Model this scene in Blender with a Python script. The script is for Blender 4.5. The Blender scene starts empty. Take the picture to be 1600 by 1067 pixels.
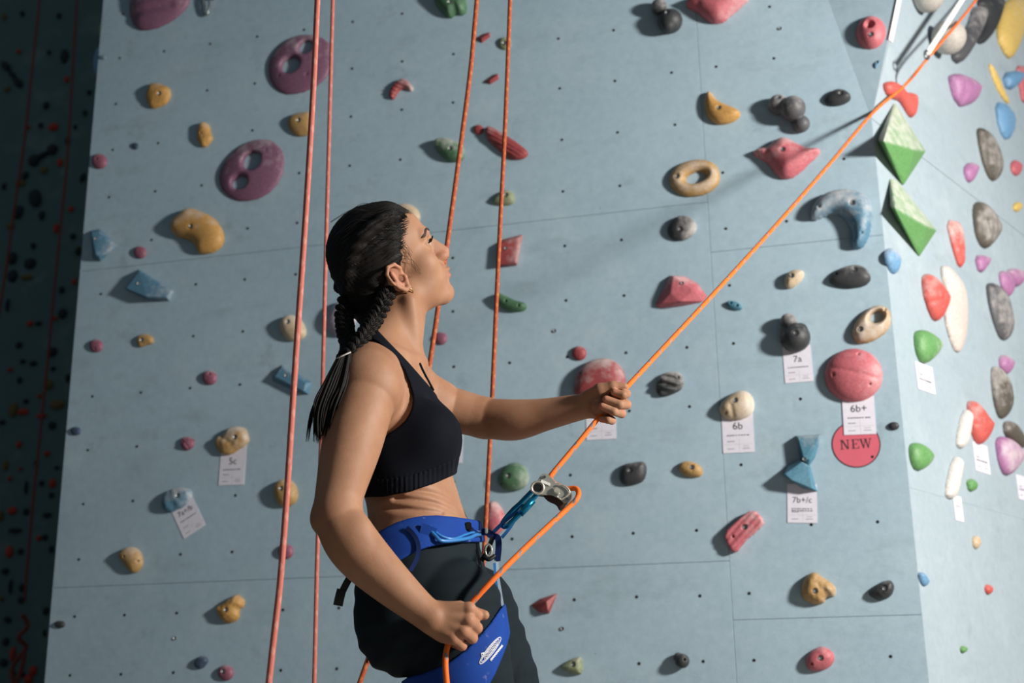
import bpy, bmesh, math, random
import numpy as np
from mathutils import Matrix, Vector

SC = bpy.context.scene
COL = SC.collection
random.seed(7)
np.random.seed(7)

# ------------------------------------------------------------------ camera, light, exposure
FPX, PITCH, ROLL, CAMZ = 1949.08, 0.2780, -0.0140, 0.70
_F = np.array([0, math.cos(PITCH), math.sin(PITCH)])
_R0 = np.array([1.0, 0, 0]); _U0 = np.cross(_R0, _F)
_R = _R0 * math.cos(ROLL) + _U0 * math.sin(ROLL)
_U = -_R0 * math.sin(ROLL) + _U0 * math.cos(ROLL)
CAM = np.array([0, 0, CAMZ])
cam = bpy.data.cameras.new('camera')
cam.lens = FPX / 1600 * 36; cam.sensor_width = 36; cam.sensor_fit = 'HORIZONTAL'
cam.clip_start = 0.05; cam.clip_end = 100
cam.dof.use_dof = True; cam.dof.focus_distance = 2.5; cam.dof.aperture_fstop = 3.8
cam_o = bpy.data.objects.new('camera', cam); COL.objects.link(cam_o)
m = Matrix.Identity(4)
for i in range(3):
    m[i][0], m[i][1], m[i][2], m[i][3] = _R[i], _U[i], -_F[i], CAM[i]
cam_o.matrix_world = m
SC.camera = cam_o

SC.view_settings.view_transform = 'Standard'
SC.view_settings.look = 'None'
SC.view_settings.gamma = 1.0
SC.view_settings.use_curve_mapping = False
SC.view_settings.exposure = 0.0

world = bpy.data.worlds.new('world'); SC.world = world
world.use_nodes = True
world.node_tree.nodes['Background'].inputs[0].default_value = (0.52, 0.70, 0.82, 1)
world.node_tree.nodes['Background'].inputs[1].default_value = 0.135

def area_light(name, loc, target, size, power, color):
    l = bpy.data.lights.new(name, 'AREA'); l.shape = 'SQUARE'; l.size = size
    l.energy = power; l.color = color
    o = bpy.data.objects.new(name, l); COL.objects.link(o)
    o.location = loc
    o.rotation_euler = (Vector(target) - Vector(loc)).to_track_quat('-Z', 'Y').to_euler()
    return o
# the hall's bright side light, to the right of the tower
_lp = (3.7, 0.88, 2.40)
area_light('side_light', _lp, (0.6, 3.2, 1.8), 0.40, 345, (1.0, 0.95, 0.88))

# ------------------------------------------------------------------ rays and planes
def ray(x, y):
    return _F + _R * (x - 800) / FPX - _U * (y - 533.5) / FPX
class Plane:
    def __init__(s, o, d):
        s.o = np.array(o, float); s.d = np.array(d, float)
        s.n = np.cross(s.d, [0, 0, 1.0]); s.n /= np.linalg.norm(s.n)
    def uv(s, x, y, off=0.0):
        r = ray(x, y); t = ((s.o + s.n * off - CAM) @ s.n) / (r @ s.n); p = CAM + r * t
        return (p - s.o) @ s.d, p[2]
    def pt(s, u, v, w=0.0):
        return s.o * [1, 1, 0] + s.d * u + np.array([0, 0, v]) + s.n * w
    def mat(s, u, v, w=0.0):
        p = s.pt(u, v, w); M = Matrix.Identity(4)
        for i in range(3):
            M[i][0] = s.d[i]; M[i][1] = (0, 0, 1)[i]; M[i][2] = s.n[i]; M[i][3] = p[i]
        return M
_yaw = 1.8296
MAIN = Plane((0, 4.1009, 0), (math.sin(_yaw), math.cos(_yaw), 0))
UL, UC, UR = -1.717, 0.690, 1.245
_a2 = math.radians(40)
RIGHT = Plane(MAIN.pt(UR, 0), (math.sin(_a2), math.cos(_a2), 0))
FAR = Plane((-3.0, 9.4, 0), (math.sin(1.75), math.cos(1.75), 0))
def at(x, y, yy):
    'point on the sight line of a pixel at world depth y'
    r = ray(x, y); return CAM + r * (yy / r[1])

# ------------------------------------------------------------------ objects and materials
def link(o, parent=None):
    COL.objects.link(o)
    if parent is not None:
        o.parent = parent
    return o
def mesh_obj(name, verts, faces, mat=None, parent=None, smooth=False):
    me = bpy.data.meshes.new(name)
    me.from_pydata([tuple(map(float, v)) for v in verts], [], [tuple(map(int, f)) for f in faces])
    if smooth:
        me.polygons.foreach_set('use_smooth', [True] * len(me.polygons))
    me.update()
    o = bpy.data.objects.new(name, me)
    if mat: me.materials.append(mat)
    return link(o, parent)
def quick_mesh(name, V, Q, mat=None, parent=None, smooth=True):
    'fast path for big quad arrays'
    me = bpy.data.meshes.new(name)
    V = np.asarray(V, np.float32); Q = np.asarray(Q, np.int32)
    me.vertices.add(len(V)); me.vertices.foreach_set('co', V.ravel())
    k = Q.shape[1]
    me.loops.add(Q.size); me.loops.foreach_set('vertex_index', Q.ravel())
    me.polygons.add(len(Q)); me.polygons.foreach_set('loop_start', np.arange(0, Q.size, k, dtype=np.int32))
    me.update(calc_edges=True); me.validate()
    me.polygons.foreach_set('use_smooth', np.full(len(me.polygons), smooth))
    me.update()
    o = bpy.data.objects.new(name, me)
    if mat: me.materials.append(mat)
    return link(o, parent)
def bm_obj(name, bm, mat=None, parent=None, smooth=False):
    me = bpy.data.meshes.new(name); bm.to_mesh(me); bm.free()
    if smooth: me.polygons.foreach_set('use_smooth', [True] * len(me.polygons))
    o = bpy.data.objects.new(name, me)
    if mat: me.materials.append(mat)
    return link(o, parent)
def empty(name, loc=(0, 0, 0)):
    o = bpy.data.objects.new(name, None); o.empty_display_size = 0.05; o.location = loc
    return link(o)
def tag(o, label=None, cat=None, group=None, kind=None):
    if label: o['label'] = label
    if cat: o['category'] = cat
    if group: o['group'] = group
    if kind: o['kind'] = kind
    return o
def srgb(h):
    h = h.lstrip('#'); c = [int(h[i:i + 2], 16) / 255 for i in (0, 2, 4)]
    return tuple(x / 12.92 if x <= .04045 else ((x + .055) / 1.055) ** 2.4 for x in c) + (1.0,)
_mats = {}
class NT:
    def __init__(s, name, rough=.6, metal=0.0):
        s.m = bpy.data.materials.new(name); s.m.use_nodes = True; s.t = s.m.node_tree
        s.b = s.t.nodes['Principled BSDF']; s.b.inputs['Roughness'].default_value = rough
        s.b.inputs['Metallic'].default_value = metal
    def n(s, typ, **kw):
        nd = s.t.nodes.new(typ)
        for k, v in kw.items():
            if hasattr(nd, k): setattr(nd, k, v)
            else: nd.inputs[k.replace('_', ' ')].default_value = v
        return nd
    def l(s, a, b): s.t.links.new(a, b)
    def ramp(s, fac, stops):
        r = s.n('ShaderNodeValToRGB'); e = r.color_ramp.elements
        while len(e) < len(stops): e.new(.5)
        for q, (p, c) in zip(e, stops):
            q.position = p; q.color = c if len(c) == 4 else tuple(c) + (1,)
        s.l(fac, r.inputs[0]); return r.outputs[0]
    def mix(s, fac, a, b, mode='MIX'):
        x = s.n('ShaderNodeMix'); x.data_type = 'RGBA'; x.blend_type = mode
        for v, i in ((fac, 0), (a, 6), (b, 7)):
            if hasattr(v, 'is_output'): s.l(v, x.inputs[i])
            else: x.inputs[i].default_value = v
        return x.outputs[2]
    def math(s, op, a, b=0.0, clamp=False):
        x = s.n('ShaderNodeMath'); x.operation = op; x.use_clamp = clamp
        for v, i in ((a, 0), (b, 1)):
            if hasattr(v, 'is_output'): s.l(v, x.inputs[i])
            else: x.inputs[i].default_value = v
        return x.outputs[0]
    def bump(s, h, strength=.3, dist=.01):
        b = s.n('ShaderNodeBump'); b.inputs['Strength'].default_value = strength; b.inputs['Distance'].default_value = dist
        s.l(h, b.inputs['Height']); s.l(b.outputs[0], s.b.inputs['Normal'])
    def noise(s, co, scale, detail=4, rough=.55):
        x = s.n('ShaderNodeTexNoise'); x.inputs['Scale'].default_value = scale
        x.inputs['Detail'].default_value = detail; x.inputs['Roughness'].default_value = rough
        if co: s.l(co, x.inputs['Vector'])
        return x.outputs[0]
def plain(name, col, rough=.6, metal=0.0):
    if name in _mats: return _mats[name]
    N = NT(name, rough, metal); tc = N.n('ShaderNodeTexCoord')
    nz = N.noise(tc.outputs['Object'], 60, 3)
    c = srgb(col)
    d = tuple(x * .82 for x in c[:3]) + (1,)
    N.l(N.mix(nz, d, c), N.b.inputs['Base Color'])
    _mats[name] = N.m; return N.m
def wall_mat(name, c0, c1, smudge):
    N = NT(name, .62); tc = N.n('ShaderNodeTexCoord'); co = tc.outputs['Object']
    big = N.noise(co, 1.6, 5, .6)
    base = N.mix(N.ramp(big, [(.3, (0, 0, 0)), (.7, (1, 1, 1))]), srgb(c0), srgb(c1))
    mp = N.n('ShaderNodeMapping'); mp.inputs['Scale'].default_value = (2.2, 1.0, 5.5); N.l(co, mp.inputs[0])
    sm = N.noise(mp.outputs[0], 1.9, 6, .62)                     # rubber scuffs
    f1 = N.ramp(sm, [(.56, (0, 0, 0)), (.80, (1, 1, 1))])
    base = N.mix(N.math('MULTIPLY', f1, smudge), base, srgb('#5c6a6c'))
    ch = N.noise(co, 3.4, 7, .65)                                 # chalk dust
    base = N.mix(N.math('MULTIPLY', N.ramp(ch, [(.55, (0, 0, 0)), (.8, (1, 1, 1))]), .35), base, srgb('#d4dcdc'))
    sp = N.n('ShaderNodeTexVoronoi'); sp.inputs['Scale'].default_value = 16; N.l(co, sp.inputs['Vector'])
    sep = N.n('ShaderNodeSeparateColor'); N.l(sp.outputs['Color'], sep.inputs[0])
    rad = N.math('MULTIPLY', sep.outputs[0], .11)
    dot = N.math('LESS_THAN', sp.outputs['Distance'], N.math('SUBTRACT', rad, .055))
    base = N.mix(N.math('MULTIPLY', dot, .6), base, srgb('#3c4648'))
    N.l(base, N.b.inputs['Base Color'])
    gr = N.noise(co, 220, 3, .6)
    fz = N.noise(co, 38, 5, .7)
    base = N.mix(.5, base, N.mix(N.ramp(fz, [(.35, (0, 0, 0)), (.68, (1, 1, 1))]), srgb(c0), srgb(c1)))
    sm2 = N.noise(co, 6.5, 8, .7)
    base = N.mix(N.math('MULTIPLY', N.ramp(sm2, [(.60, (0, 0, 0)), (.74, (1, 1, 1))]), smudge * .8), base, srgb('#66757a'))
    N.l(base, N.b.inputs['Base Color'])
    N.bump(gr, .22, .002)
    return N.m

# ------------------------------------------------------------------ implicit surfaces (numpy surface nets)
def surface_nets(f, org, h):
    s = f < 0
    nx, ny, nz = f.shape
    cnt = np.zeros((nx - 1, ny - 1, nz - 1), np.uint8)
    for i in (0, 1):
        for j in (0, 1):
            for k in (0, 1):
                cnt += s[i:nx - 1 + i, j:ny - 1 + j, k:nz - 1 + k]
    act = np.argwhere((cnt > 0) & (cnt < 8))
    del cnt
    if len(act) == 0: return np.zeros((0, 3)), np.zeros((0, 4), int)
    idx = -np.ones((nx - 1, ny - 1, nz - 1), np.int32)
    idx[act[:, 0], act[:, 1], act[:, 2]] = np.arange(len(act))
    cs = np.array([[i, j, k] for i in (0, 1) for j in (0, 1) for k in (0, 1)])
    val = np.stack([f[act[:, 0] + c[0], act[:, 1] + c[1], act[:, 2] + c[2]] for c in cs], 1)
    acc = np.zeros((len(act), 3)); num = np.zeros(len(act))
    for a in range(8):
        for b in range(a + 1, 8):
            if np.abs(cs[a] - cs[b]).sum() != 1: continue
            va, vb = val[:, a], val[:, b]
            m = (va < 0) != (vb < 0)
            t = np.where(m, va / np.where(m, va - vb, 1), 0)
            acc[m] += (cs[a] + t[:, None] * (cs[b] - cs[a]))[m]; num[m] += 1
    V = np.asarray(org) + h * (act + acc / num[:, None])
    quads = []
    for ax in range(3):
        o1, o2 = (ax + 1) % 3, (ax + 2) % 3
        sl0 = [slice(None)] * 3; sl1 = [slice(None)] * 3
        sl0[ax] = slice(0, -1); sl1[ax] = slice(1, None)
        a, b = s[tuple(sl0)], s[tuple(sl1)]
        e = np.argwhere(a != b)
        lim = np.array(f.shape)
        ok = (e[:, o1] > 0) & (e[:, o2] > 0) & (e[:, o1] < lim[o1] - 1) & (e[:, o2] < lim[o2] - 1)
        e = e[ok]
        def cell(d1, d2):
            c = e.copy(); c[:, o1] += d1; c[:, o2] += d2
            return idx[c[:, 0], c[:, 1], c[:, 2]]
        q = np.stack([cell(-1, -1), cell(0, -1), cell(0, 0), cell(-1, 0)], 1)
        flip = ~a[e[:, 0], e[:, 1], e[:, 2]]
        q[flip] = q[flip][:, ::-1]
        quads.append(q)
    return V, np.concatenate(quads)
def smin(a, b, k):
    if k <= 0: return np.minimum(a, b)
    hh = np.clip(.5 + .5 * (b - a) / k, 0, 1)
    return b + (a - b) * hh - k * hh * (1 - hh)
def smax(a, b, k): return -smin(-a, -b, k)
def poly_sdf(P, X, Y):
    'signed distance to a closed polygon, negative inside'
    P = np.asarray(P, float); n = len(P); d = np.full(X.shape, 1e9); s = np.ones(X.shape)
    j = n - 1
    for i in range(n):
        ex, ey = P[j] - P[i]; wx, wy = X - P[i, 0], Y - P[i, 1]
        t = np.clip((wx * ex + wy * ey) / (ex * ex + ey * ey + 1e-18), 0, 1)
        d = np.minimum(d, (wx - ex * t) ** 2 + (wy - ey * t) ** 2)
        c1 = Y >= P[i, 1]; c2 = Y < P[j, 1]; c3 = ex * wy > ey * wx
        fl = (c1 & c2 & c3) | (~c1 & ~c2 & ~c3)
        s = np.where(fl, -s, s); j = i
    return s * np.sqrt(d)
def chaikin(P, n=2):
    P = np.asarray(P, float)
    for _ in range(n):
        Q = np.roll(P, -1, 0)
        P = np.stack([.75 * P + .25 * Q, .25 * P + .75 * Q], 1).reshape(-1, 2)
    return P
def lump(X, Y, Z, sc, seed):
    r = np.random.RandomState(seed); o = 0
    for k in range(6):
        w = r.normal(size=3) * sc * (1 + .35 * k); o = o + np.sin(X * w[0] + Y * w[1] + Z * w[2] + r.uniform(0, 6.28)) / (1 + .35 * k)
    return o / 3.0
def tube(name, pts, rad, mat, parent=None, res=8, closed=False, caps=True):
    'round tube swept along a polyline; rad is a number or a list'
    P = [Vector(p) for p in pts]; n = len(P)
    rs = [rad] * n if not hasattr(rad, '__len__') else rad
    V = []; Fc = []; prev = None
    for i, p in enumerate(P):
        if closed: t = (P[(i + 1) % n] - P[i - 1]).normalized()
        else: t = (P[min(i + 1, n - 1)] - P[max(i - 1, 0)]).normalized()
        if prev is None:
            a = t.cross(Vector((0, 0, 1)))
            if a.length < .1: a = t.cross(Vector((0, 1, 0)))
            a.normalize()
        else:
            a = (prev - t * prev.dot(t)).normalized()
        prev = a; b = t.cross(a)
        for k in range(res):
            q = 2 * math.pi * k / res
            V.append(p + (a * math.cos(q) + b * math.sin(q)) * rs[i])
    for i in range(n if closed else n - 1):
        for k in range(res):
            i2 = (i + 1) % n
            Fc.append((i * res + k, i * res + (k + 1) % res, i2 * res + (k + 1) % res, i2 * res + k))
    if not closed and caps:
        Fc.append(tuple(range(res))[::-1]); Fc.append(tuple((n - 1) * res + k for k in range(res)))
    o = mesh_obj(name, V, Fc, mat, parent, True)
    return o
def spline(ctrl, n=12, closed=False):
    'Catmull-Rom through control points'
    C = [np.array(c, float) for c in ctrl]; out = []
    m_ = len(C)
    for i in range(m_ if closed else m_ - 1):
        if closed: p0, p1, p2, p3 = C[i - 1], C[i], C[(i + 1) % m_], C[(i + 2) % m_]
        else: p0, p1, p2, p3 = C[max(i - 1, 0)], C[i], C[i + 1], C[min(i + 2, m_ - 1)]
        for k in range(n):
            t = k / n
            out.append(.5 * (2 * p1 + (p2 - p0) * t + (2 * p0 - 5 * p1 + 4 * p2 - p3) * t * t + (3 * p1 - p0 - 3 * p2 + p3) * t ** 3))
    if not closed: out.append(C[-1])
    return out
def box_mesh(bm, M, sx, sy, sz):
    r = bmesh.ops.create_cube(bm, size=1.0)
    bmesh.ops.scale(bm, vec=(sx, sy, sz), verts=r['verts'])
    bmesh.ops.transform(bm, matrix=M, verts=r['verts'])
    return r['verts']
# ------------------------------------------------------------------ the climbing tower
M_WALL = wall_mat('pale blue painted plywood', '#8fa6b4', '#a1b8c5', .5)
M_BACK = plain('dark panel joint', '#75868f', .9)
M_HOLE = plain('black bolt hole', '#070808', .8)
WTOP = 4.6
def prism(name, plane, pts, w0, w1, mat, parent=None):
    'flat polygon in plane coordinates, thick from w0 to w1, with a small edge bevel'
    bm = bmesh.new()
    lo = [bm.verts.new(plane.pt(u, v, w0)) for u, v in pts]
    hi = [bm.verts.new(plane.pt(u, v, w1)) for u, v in pts]
    n = len(pts)
    bm.faces.new(hi)
    bm.faces.new(lo[::-1])
    for i in range(n): bm.faces.new((lo[i], lo[(i + 1) % n], hi[(i + 1) % n], hi[i]))
    bmesh.ops.recalc_face_normals(bm, faces=bm.faces)
    top_e = [e for e in bm.edges if all(v in hi for v in e.verts)]
    bmesh.ops.bevel(bm, geom=top_e, offset=.0008, segments=1, affect='EDGES')
    return bm_obj(name, bm, mat, parent)
wall_front = prism('wall_front', MAIN, [(UL, 0), (UR - .002, 0), (UR - .002, 2.50), (1.0, 3.4), (1.0, WTOP), (UL, WTOP)], -.06, -.012, M_BACK)
tag(wall_front, 'pale blue climbing wall facing the camera, dotted with coloured holds', None, None, 'structure')
G = .0005
A_uv = (UR, 2.532)                       # where the corner edge kinks
sl = (1.144 - A_uv[0]) / (2.992 - A_uv[1])
topu = A_uv[0] + sl * (WTOP - A_uv[1])
def pan(u0, u1, v0, v1):
    return prism('panel', MAIN, [(u0 + G, v0 + G), (u1 - G, v0 + G), (u1 - G, v1 - G), (u0 + G, v1 - G)], -.012, 0, M_WALL, wall_front)
for v0, v1 in ((0, 1.10), (1.10, 2.30), (2.30, 3.50), (3.50, WTOP)):
    pan(UL, UC, v0, v1)
pan(UC, UR, 0, .92); pan(UC, UR, .92, 2.12)
prism('panel', MAIN, [(UC + G, 2.12 + G), (UR, 2.12 + G), A_uv, (A_uv[0] + sl * (3.32 - A_uv[1]), 3.32 - G), (UC + G, 3.32 - G)], -.012, 0, M_WALL, wall_front)
prism('panel', MAIN, [(UC + G, 3.32 + G), (A_uv[0] + sl * (3.32 - A_uv[1]), 3.32 + G), (topu, WTOP), (UC + G, WTOP)], -.012, 0, M_WALL, wall_front)
# leaning facet at the upper corner
cu, cv = MAIN.uv(1400, 0, .028)
k_ = (WTOP - A_uv[1]) / (cv - A_uv[1])
Cq = (A_uv[0] + (cu - A_uv[0]) * k_, WTOP, .028 * k_)
pA = MAIN.pt(*A_uv); pB = MAIN.pt(topu, WTOP); pC = MAIN.pt(*Cq)
nf = MAIN.n * .012
facet = mesh_obj('panel', [pA, pC, pB, pA - nf, pC - nf, pB - nf], [(0, 1, 2), (5, 4, 3), (0, 3, 4, 1), (1, 4, 5, 2), (2, 5, 3, 0)], M_WALL, wall_front)
tag(facet, 'darker triangular panel leaning out at the upper right corner')
# T-nut holes
bm = bmesh.new()
bmesh.ops.create_cone(bm, cap_ends=True, segments=10, radius1=.0054, radius2=.0046, depth=.0012)
hole = bm_obj('bolt_hole', bm, M_HOLE, wall_front)
first = True
spots = [(-1.618 + .2011 * i, CAMZ + .0976 + .2 * j) for i in range(12) for j in range(-3, 14)]
spots += [(.746 + .2 * i, .8 + .2 * j) for i in range(3) for j in range(-3, 14)]
for u, v in spots:
    if v > 3.4 or v < .5: continue
    if u + .06 > A_uv[0] + sl * max(0, v - A_uv[1]): continue
    o = hole if first else hole.copy()
    if not first: link(o, wall_front)
    first = False
    o.matrix_world = MAIN.mat(u + random.uniform(-.002, .002), v + random.uniform(-.002, .002), .0004)
# right face
M_WALLR = wall_mat('overexposed painted plywood', '#91a1ab', '#a2b0b9', .4)  # same paint, strong light's whitening put into the colour
wall_right = empty('wall_right', tuple(RIGHT.pt(0, 0)))
tag(wall_right, 'brightly lit climbing wall turning the corner on the right', None, None, 'structure')
def rquad(pts, name='panel'):
    n3 = RIGHT.n * .012
    P = [np.array(p) for p in pts]; n = len(P)
    o = mesh_obj(name, P + [p - n3 for p in P], [tuple(range(n)), tuple(range(2 * n - 1, n - 1, -1))] + [(i, n + i, n + (i + 1) % n, (i + 1) % n) for i in range(n)], M_WALLR, wall_right)
    o.matrix_parent_inverse = wall_right.matrix_world.inverted() if False else Matrix.Translation(-wall_right.location)
    return o
RW = 3.2
for u0, u1 in ((0, 1.25), (1.25, 2.5), (2.5, RW)):
    for v0, v1 in ((0, 1.3), (1.3, 2.53)):
        g0 = 0 if u0 == 0 else G
        rquad([RIGHT.pt(u0 + g0, v0), RIGHT.pt(u1 - G, v0), RIGHT.pt(u1 - G, v1 - (G if v1 < 2.5 else 0)), RIGHT.pt(u0 + g0, v1 - (G if v1 < 2.5 else 0))])
rquad([pA, RIGHT.pt(1.25 - G, 2.532), RIGHT.pt(1.25 - G, WTOP)]); rquad([pA, RIGHT.pt(1.25 - G, WTOP), pC])
rquad([RIGHT.pt(1.25 + G, 2.532), RIGHT.pt(RW, 2.532), RIGHT.pt(RW, WTOP), RIGHT.pt(1.25 + G, WTOP)])
# left return face of the tower, hidden from the lens but holding the grips that stick out past the edge
LEFT = Plane(MAIN.pt(UL, 0), (math.sin(_yaw + math.radians(95)), math.cos(_yaw + math.radians(95)), 0))
LEFT.d = np.array([math.sin(math.radians(12)), math.cos(math.radians(12)), 0]); LEFT.n = np.array([-math.cos(math.radians(12)), math.sin(math.radians(12)), 0])
lf = mesh_obj('wall_left', [LEFT.pt(0, 0), LEFT.pt(2.6, 0), LEFT.pt(2.6, WTOP), LEFT.pt(0, WTOP)] + [LEFT.pt(0.02, 0, -.02), LEFT.pt(2.6, 0, -.02), LEFT.pt(2.6, WTOP, -.02), LEFT.pt(0.02, WTOP, -.02)],
    [(0, 3, 2, 1), (4, 5, 6, 7), (0, 1, 5, 4), (3, 7, 6, 2), (1, 2, 6, 5), (0, 4, 7, 3)], M_WALL)
tag(lf, 'unlit return side of the climbing tower on the left', None, None, 'structure')
# far wall in the dark
M_FAR = wall_mat('shade-darkened green far wall', '#4c6664', '#58726f', .3)  # far wall's shade is put into this dark colour
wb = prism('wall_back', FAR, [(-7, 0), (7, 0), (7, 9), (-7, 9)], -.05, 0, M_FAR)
tag(wb, 'dark unlit climbing wall far behind on the left', None, None, 'structure')
# floor
NF = NT('light matting', .85); tcf = NF.n('ShaderNodeTexCoord')
NF.l(NF.mix(NF.noise(tcf.outputs['Object'], 3, 5), srgb('#978f86'), srgb('#aaa298')), NF.b.inputs['Base Color'])
fl = mesh_obj('floor', [(-11, -7, 0), (8, -7, 0), (8, 12, 0), (-11, 12, 0), (-11, -7, -.1), (8, -7, -.1), (8, 12, -.1), (-11, 12, -.1)],
              [(0, 1, 2, 3), (7, 6, 5, 4), (0, 4, 5, 1), (1, 5, 6, 2), (2, 6, 7, 3), (3, 7, 4, 0)], NF.m)
tag(fl, 'pale padded gym floor', None, None, 'structure')
# lit metal strip on the corner above the kink, bright light put into its white
t1a, t1b = pA + (pC - pA) * ((2.80 - 2.532) / (WTOP - 2.532)), pC
bmx = bmesh.new()
e1 = RIGHT.d * .030; e2 = MAIN.n * .004 + RIGHT.n * .004
vs = [t1a, t1a + e1, t1b + e1, t1b]; lo_ = [bmx.verts.new(v + RIGHT.n * .0005) for v in vs]; hi_ = [bmx.verts.new(v + e2) for v in vs]
bmx.faces.new(hi_); bmx.faces.new(lo_[::-1])
for i in range(4): bmx.faces.new((lo_[i], lo_[(i + 1) % 4], hi_[(i + 1) % 4], hi_[i]))
tr = bm_obj('trim_1', bmx, plain('lit metal strip', '#f0f0ee', .4))
tag(tr, 'lit metal strip along the upper corner edge', None, None, 'structure')
# ------------------------------------------------------------------ climbing holds
CROP = dict(T5=(120, 0, .3), T4=(120, 300, .28125), T6=(100, 600, .2375), T7=(60, 820, .275), T8=(580, 0, .2811),
            R1=(980, 0, .2625), R2=(980, 220, .275), R3=(980, 470, .275), R4=(940, 680, .3), R5=(800, 860, .25), R6=(1200, 860, .25),
            R7=(660, 260, .2811), R8=(1100, 540, .2719), F6=(1300, 0, .2812), F7=(1360, 280, .281), F8=(1360, 540, .281),
            P2=(460, 480, .3), P3=(700, 560, .1875), P4=(560, 720, .225), HN=(880, 530, .15), HD=(560, 300, .1687), L1=(0, 0, .3373), L2=(0, 350, .328), L3=(0, 700, .344), PX=(0, 0, 1.0))
COLS = dict(purple='#83506f', yellow='#c98f1e', tan='#b98f4e', cream='#cdb28c', red='#a33438', pink='#cc5a68', blue='#457f9e', teal='#37809c',
            black='#34373b', green='#44774f', olive='#87926a', grey='#b9b1a8', rose='#98506a', mauve='#b46fa8', lav='#a99ab4', navy='#35506a', bluegrey='#6f8f9c',
            white='#d9d3cd', gold='#b98c3e', coral='#d9483c', dgrey='#55555a', lime='#5aa04c', pgreen='#8fa98c', shell='#d3c3bb', sky='#5f9ccb', brown='#5c554a', sun='#e0b93c')
M_BOLT = plain('zinc bolt', '#a6a9ab', .42, .8)
def hold_mat(col, chalk, mode):
    key = (col, chalk, mode)
    if key in _mats: return _mats[key]
    N = NT('%s resin %s %d' % (col, mode, round(chalk * 10)), .55); tc = N.n('ShaderNodeTexCoord')
    g = tc.outputs['Generated']; ob = tc.outputs['Object']
    sep = N.n('ShaderNodeSeparateXYZ'); N.l(g, sep.inputs[0])
    nz = N.noise(ob, 28, 6, .62); fine = N.noise(ob, 160, 3, .6)
    c = srgb(COLS[col]); lu = .3 * c[0] + .6 * c[1] + .1 * c[2]; c = tuple(.78 * x + .22 * lu for x in c[:3]) + (1,); dk = tuple(x * .72 for x in c[:3]) + (1,)
    base = N.mix(N.ramp(fine, [(.35, (0, 0, 0)), (.65, (1, 1, 1))]), dk, c)
    axis = {'up': sep.outputs[1], 'right': sep.outputs[0], 'mid': sep.outputs[2], 'down': N.math('SUBTRACT', 1.0, sep.outputs[1])}.get(mode)
    if mode == 'face':
        sn = N.n('ShaderNodeSeparateXYZ'); N.l(tc.outputs['Normal'], sn.inputs[0]); axis = N.math('MULTIPLY', N.math('GREATER_THAN', sn.outputs[1], .05), .9)
    v = N.math('ADD', N.math('MULTIPLY', axis, .55), N.math('MULTIPLY', nz, 1.15))
    e = 1.26 - .52 * chalk
    mk = N.ramp(N.math('MULTIPLY', v, .6), [(max(.02, (e - .22) * .6), (0, 0, 0)), (min(.98, (e + .24) * .6), (1, 1, 1))])
    base = N.mix(N.math('MULTIPLY', mk, min(.85, .3 + .6 * chalk)), base, srgb('#cfcac8'))
    N.l(base, N.b.inputs['Base Color'])
    N.bump(N.math('ADD', fine, N.math('MULTIPLY', nz, .5)), .35, .002)
    _mats[key] = N.m; return N.m
_b = bmesh.new()
bmesh.ops.create_cone(_b, cap_ends=True, segments=14, radius1=.0064, radius2=.0058, depth=.005)
_top = [f for f in _b.faces if f.normal.z > .9]
_r = bmesh.ops.inset_region(_b, faces=_top, thickness=.0024)
bmesh.ops.translate(_b, vec=(0, 0, -.003), verts=[v for f in _top for v in f.verts])
BOLT_ME = bpy.data.meshes.new('bolt'); _b.to_mesh(BOLT_ME); _b.free(); BOLT_ME.materials.append(M_BOLT)
def ell_pts(cx, cy, rx, ry, ang=0, n=18):
    a = math.radians(ang)
    return [(cx + rx * math.cos(t) * math.cos(a) - ry * math.sin(t) * math.sin(a), cy + rx * math.cos(t) * math.sin(a) + ry * math.sin(t) * math.cos(a)) for t in [2 * math.pi * k / n for k in range(n)]]
HOLDS = []
HK, HKR = .60, .55
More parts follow.
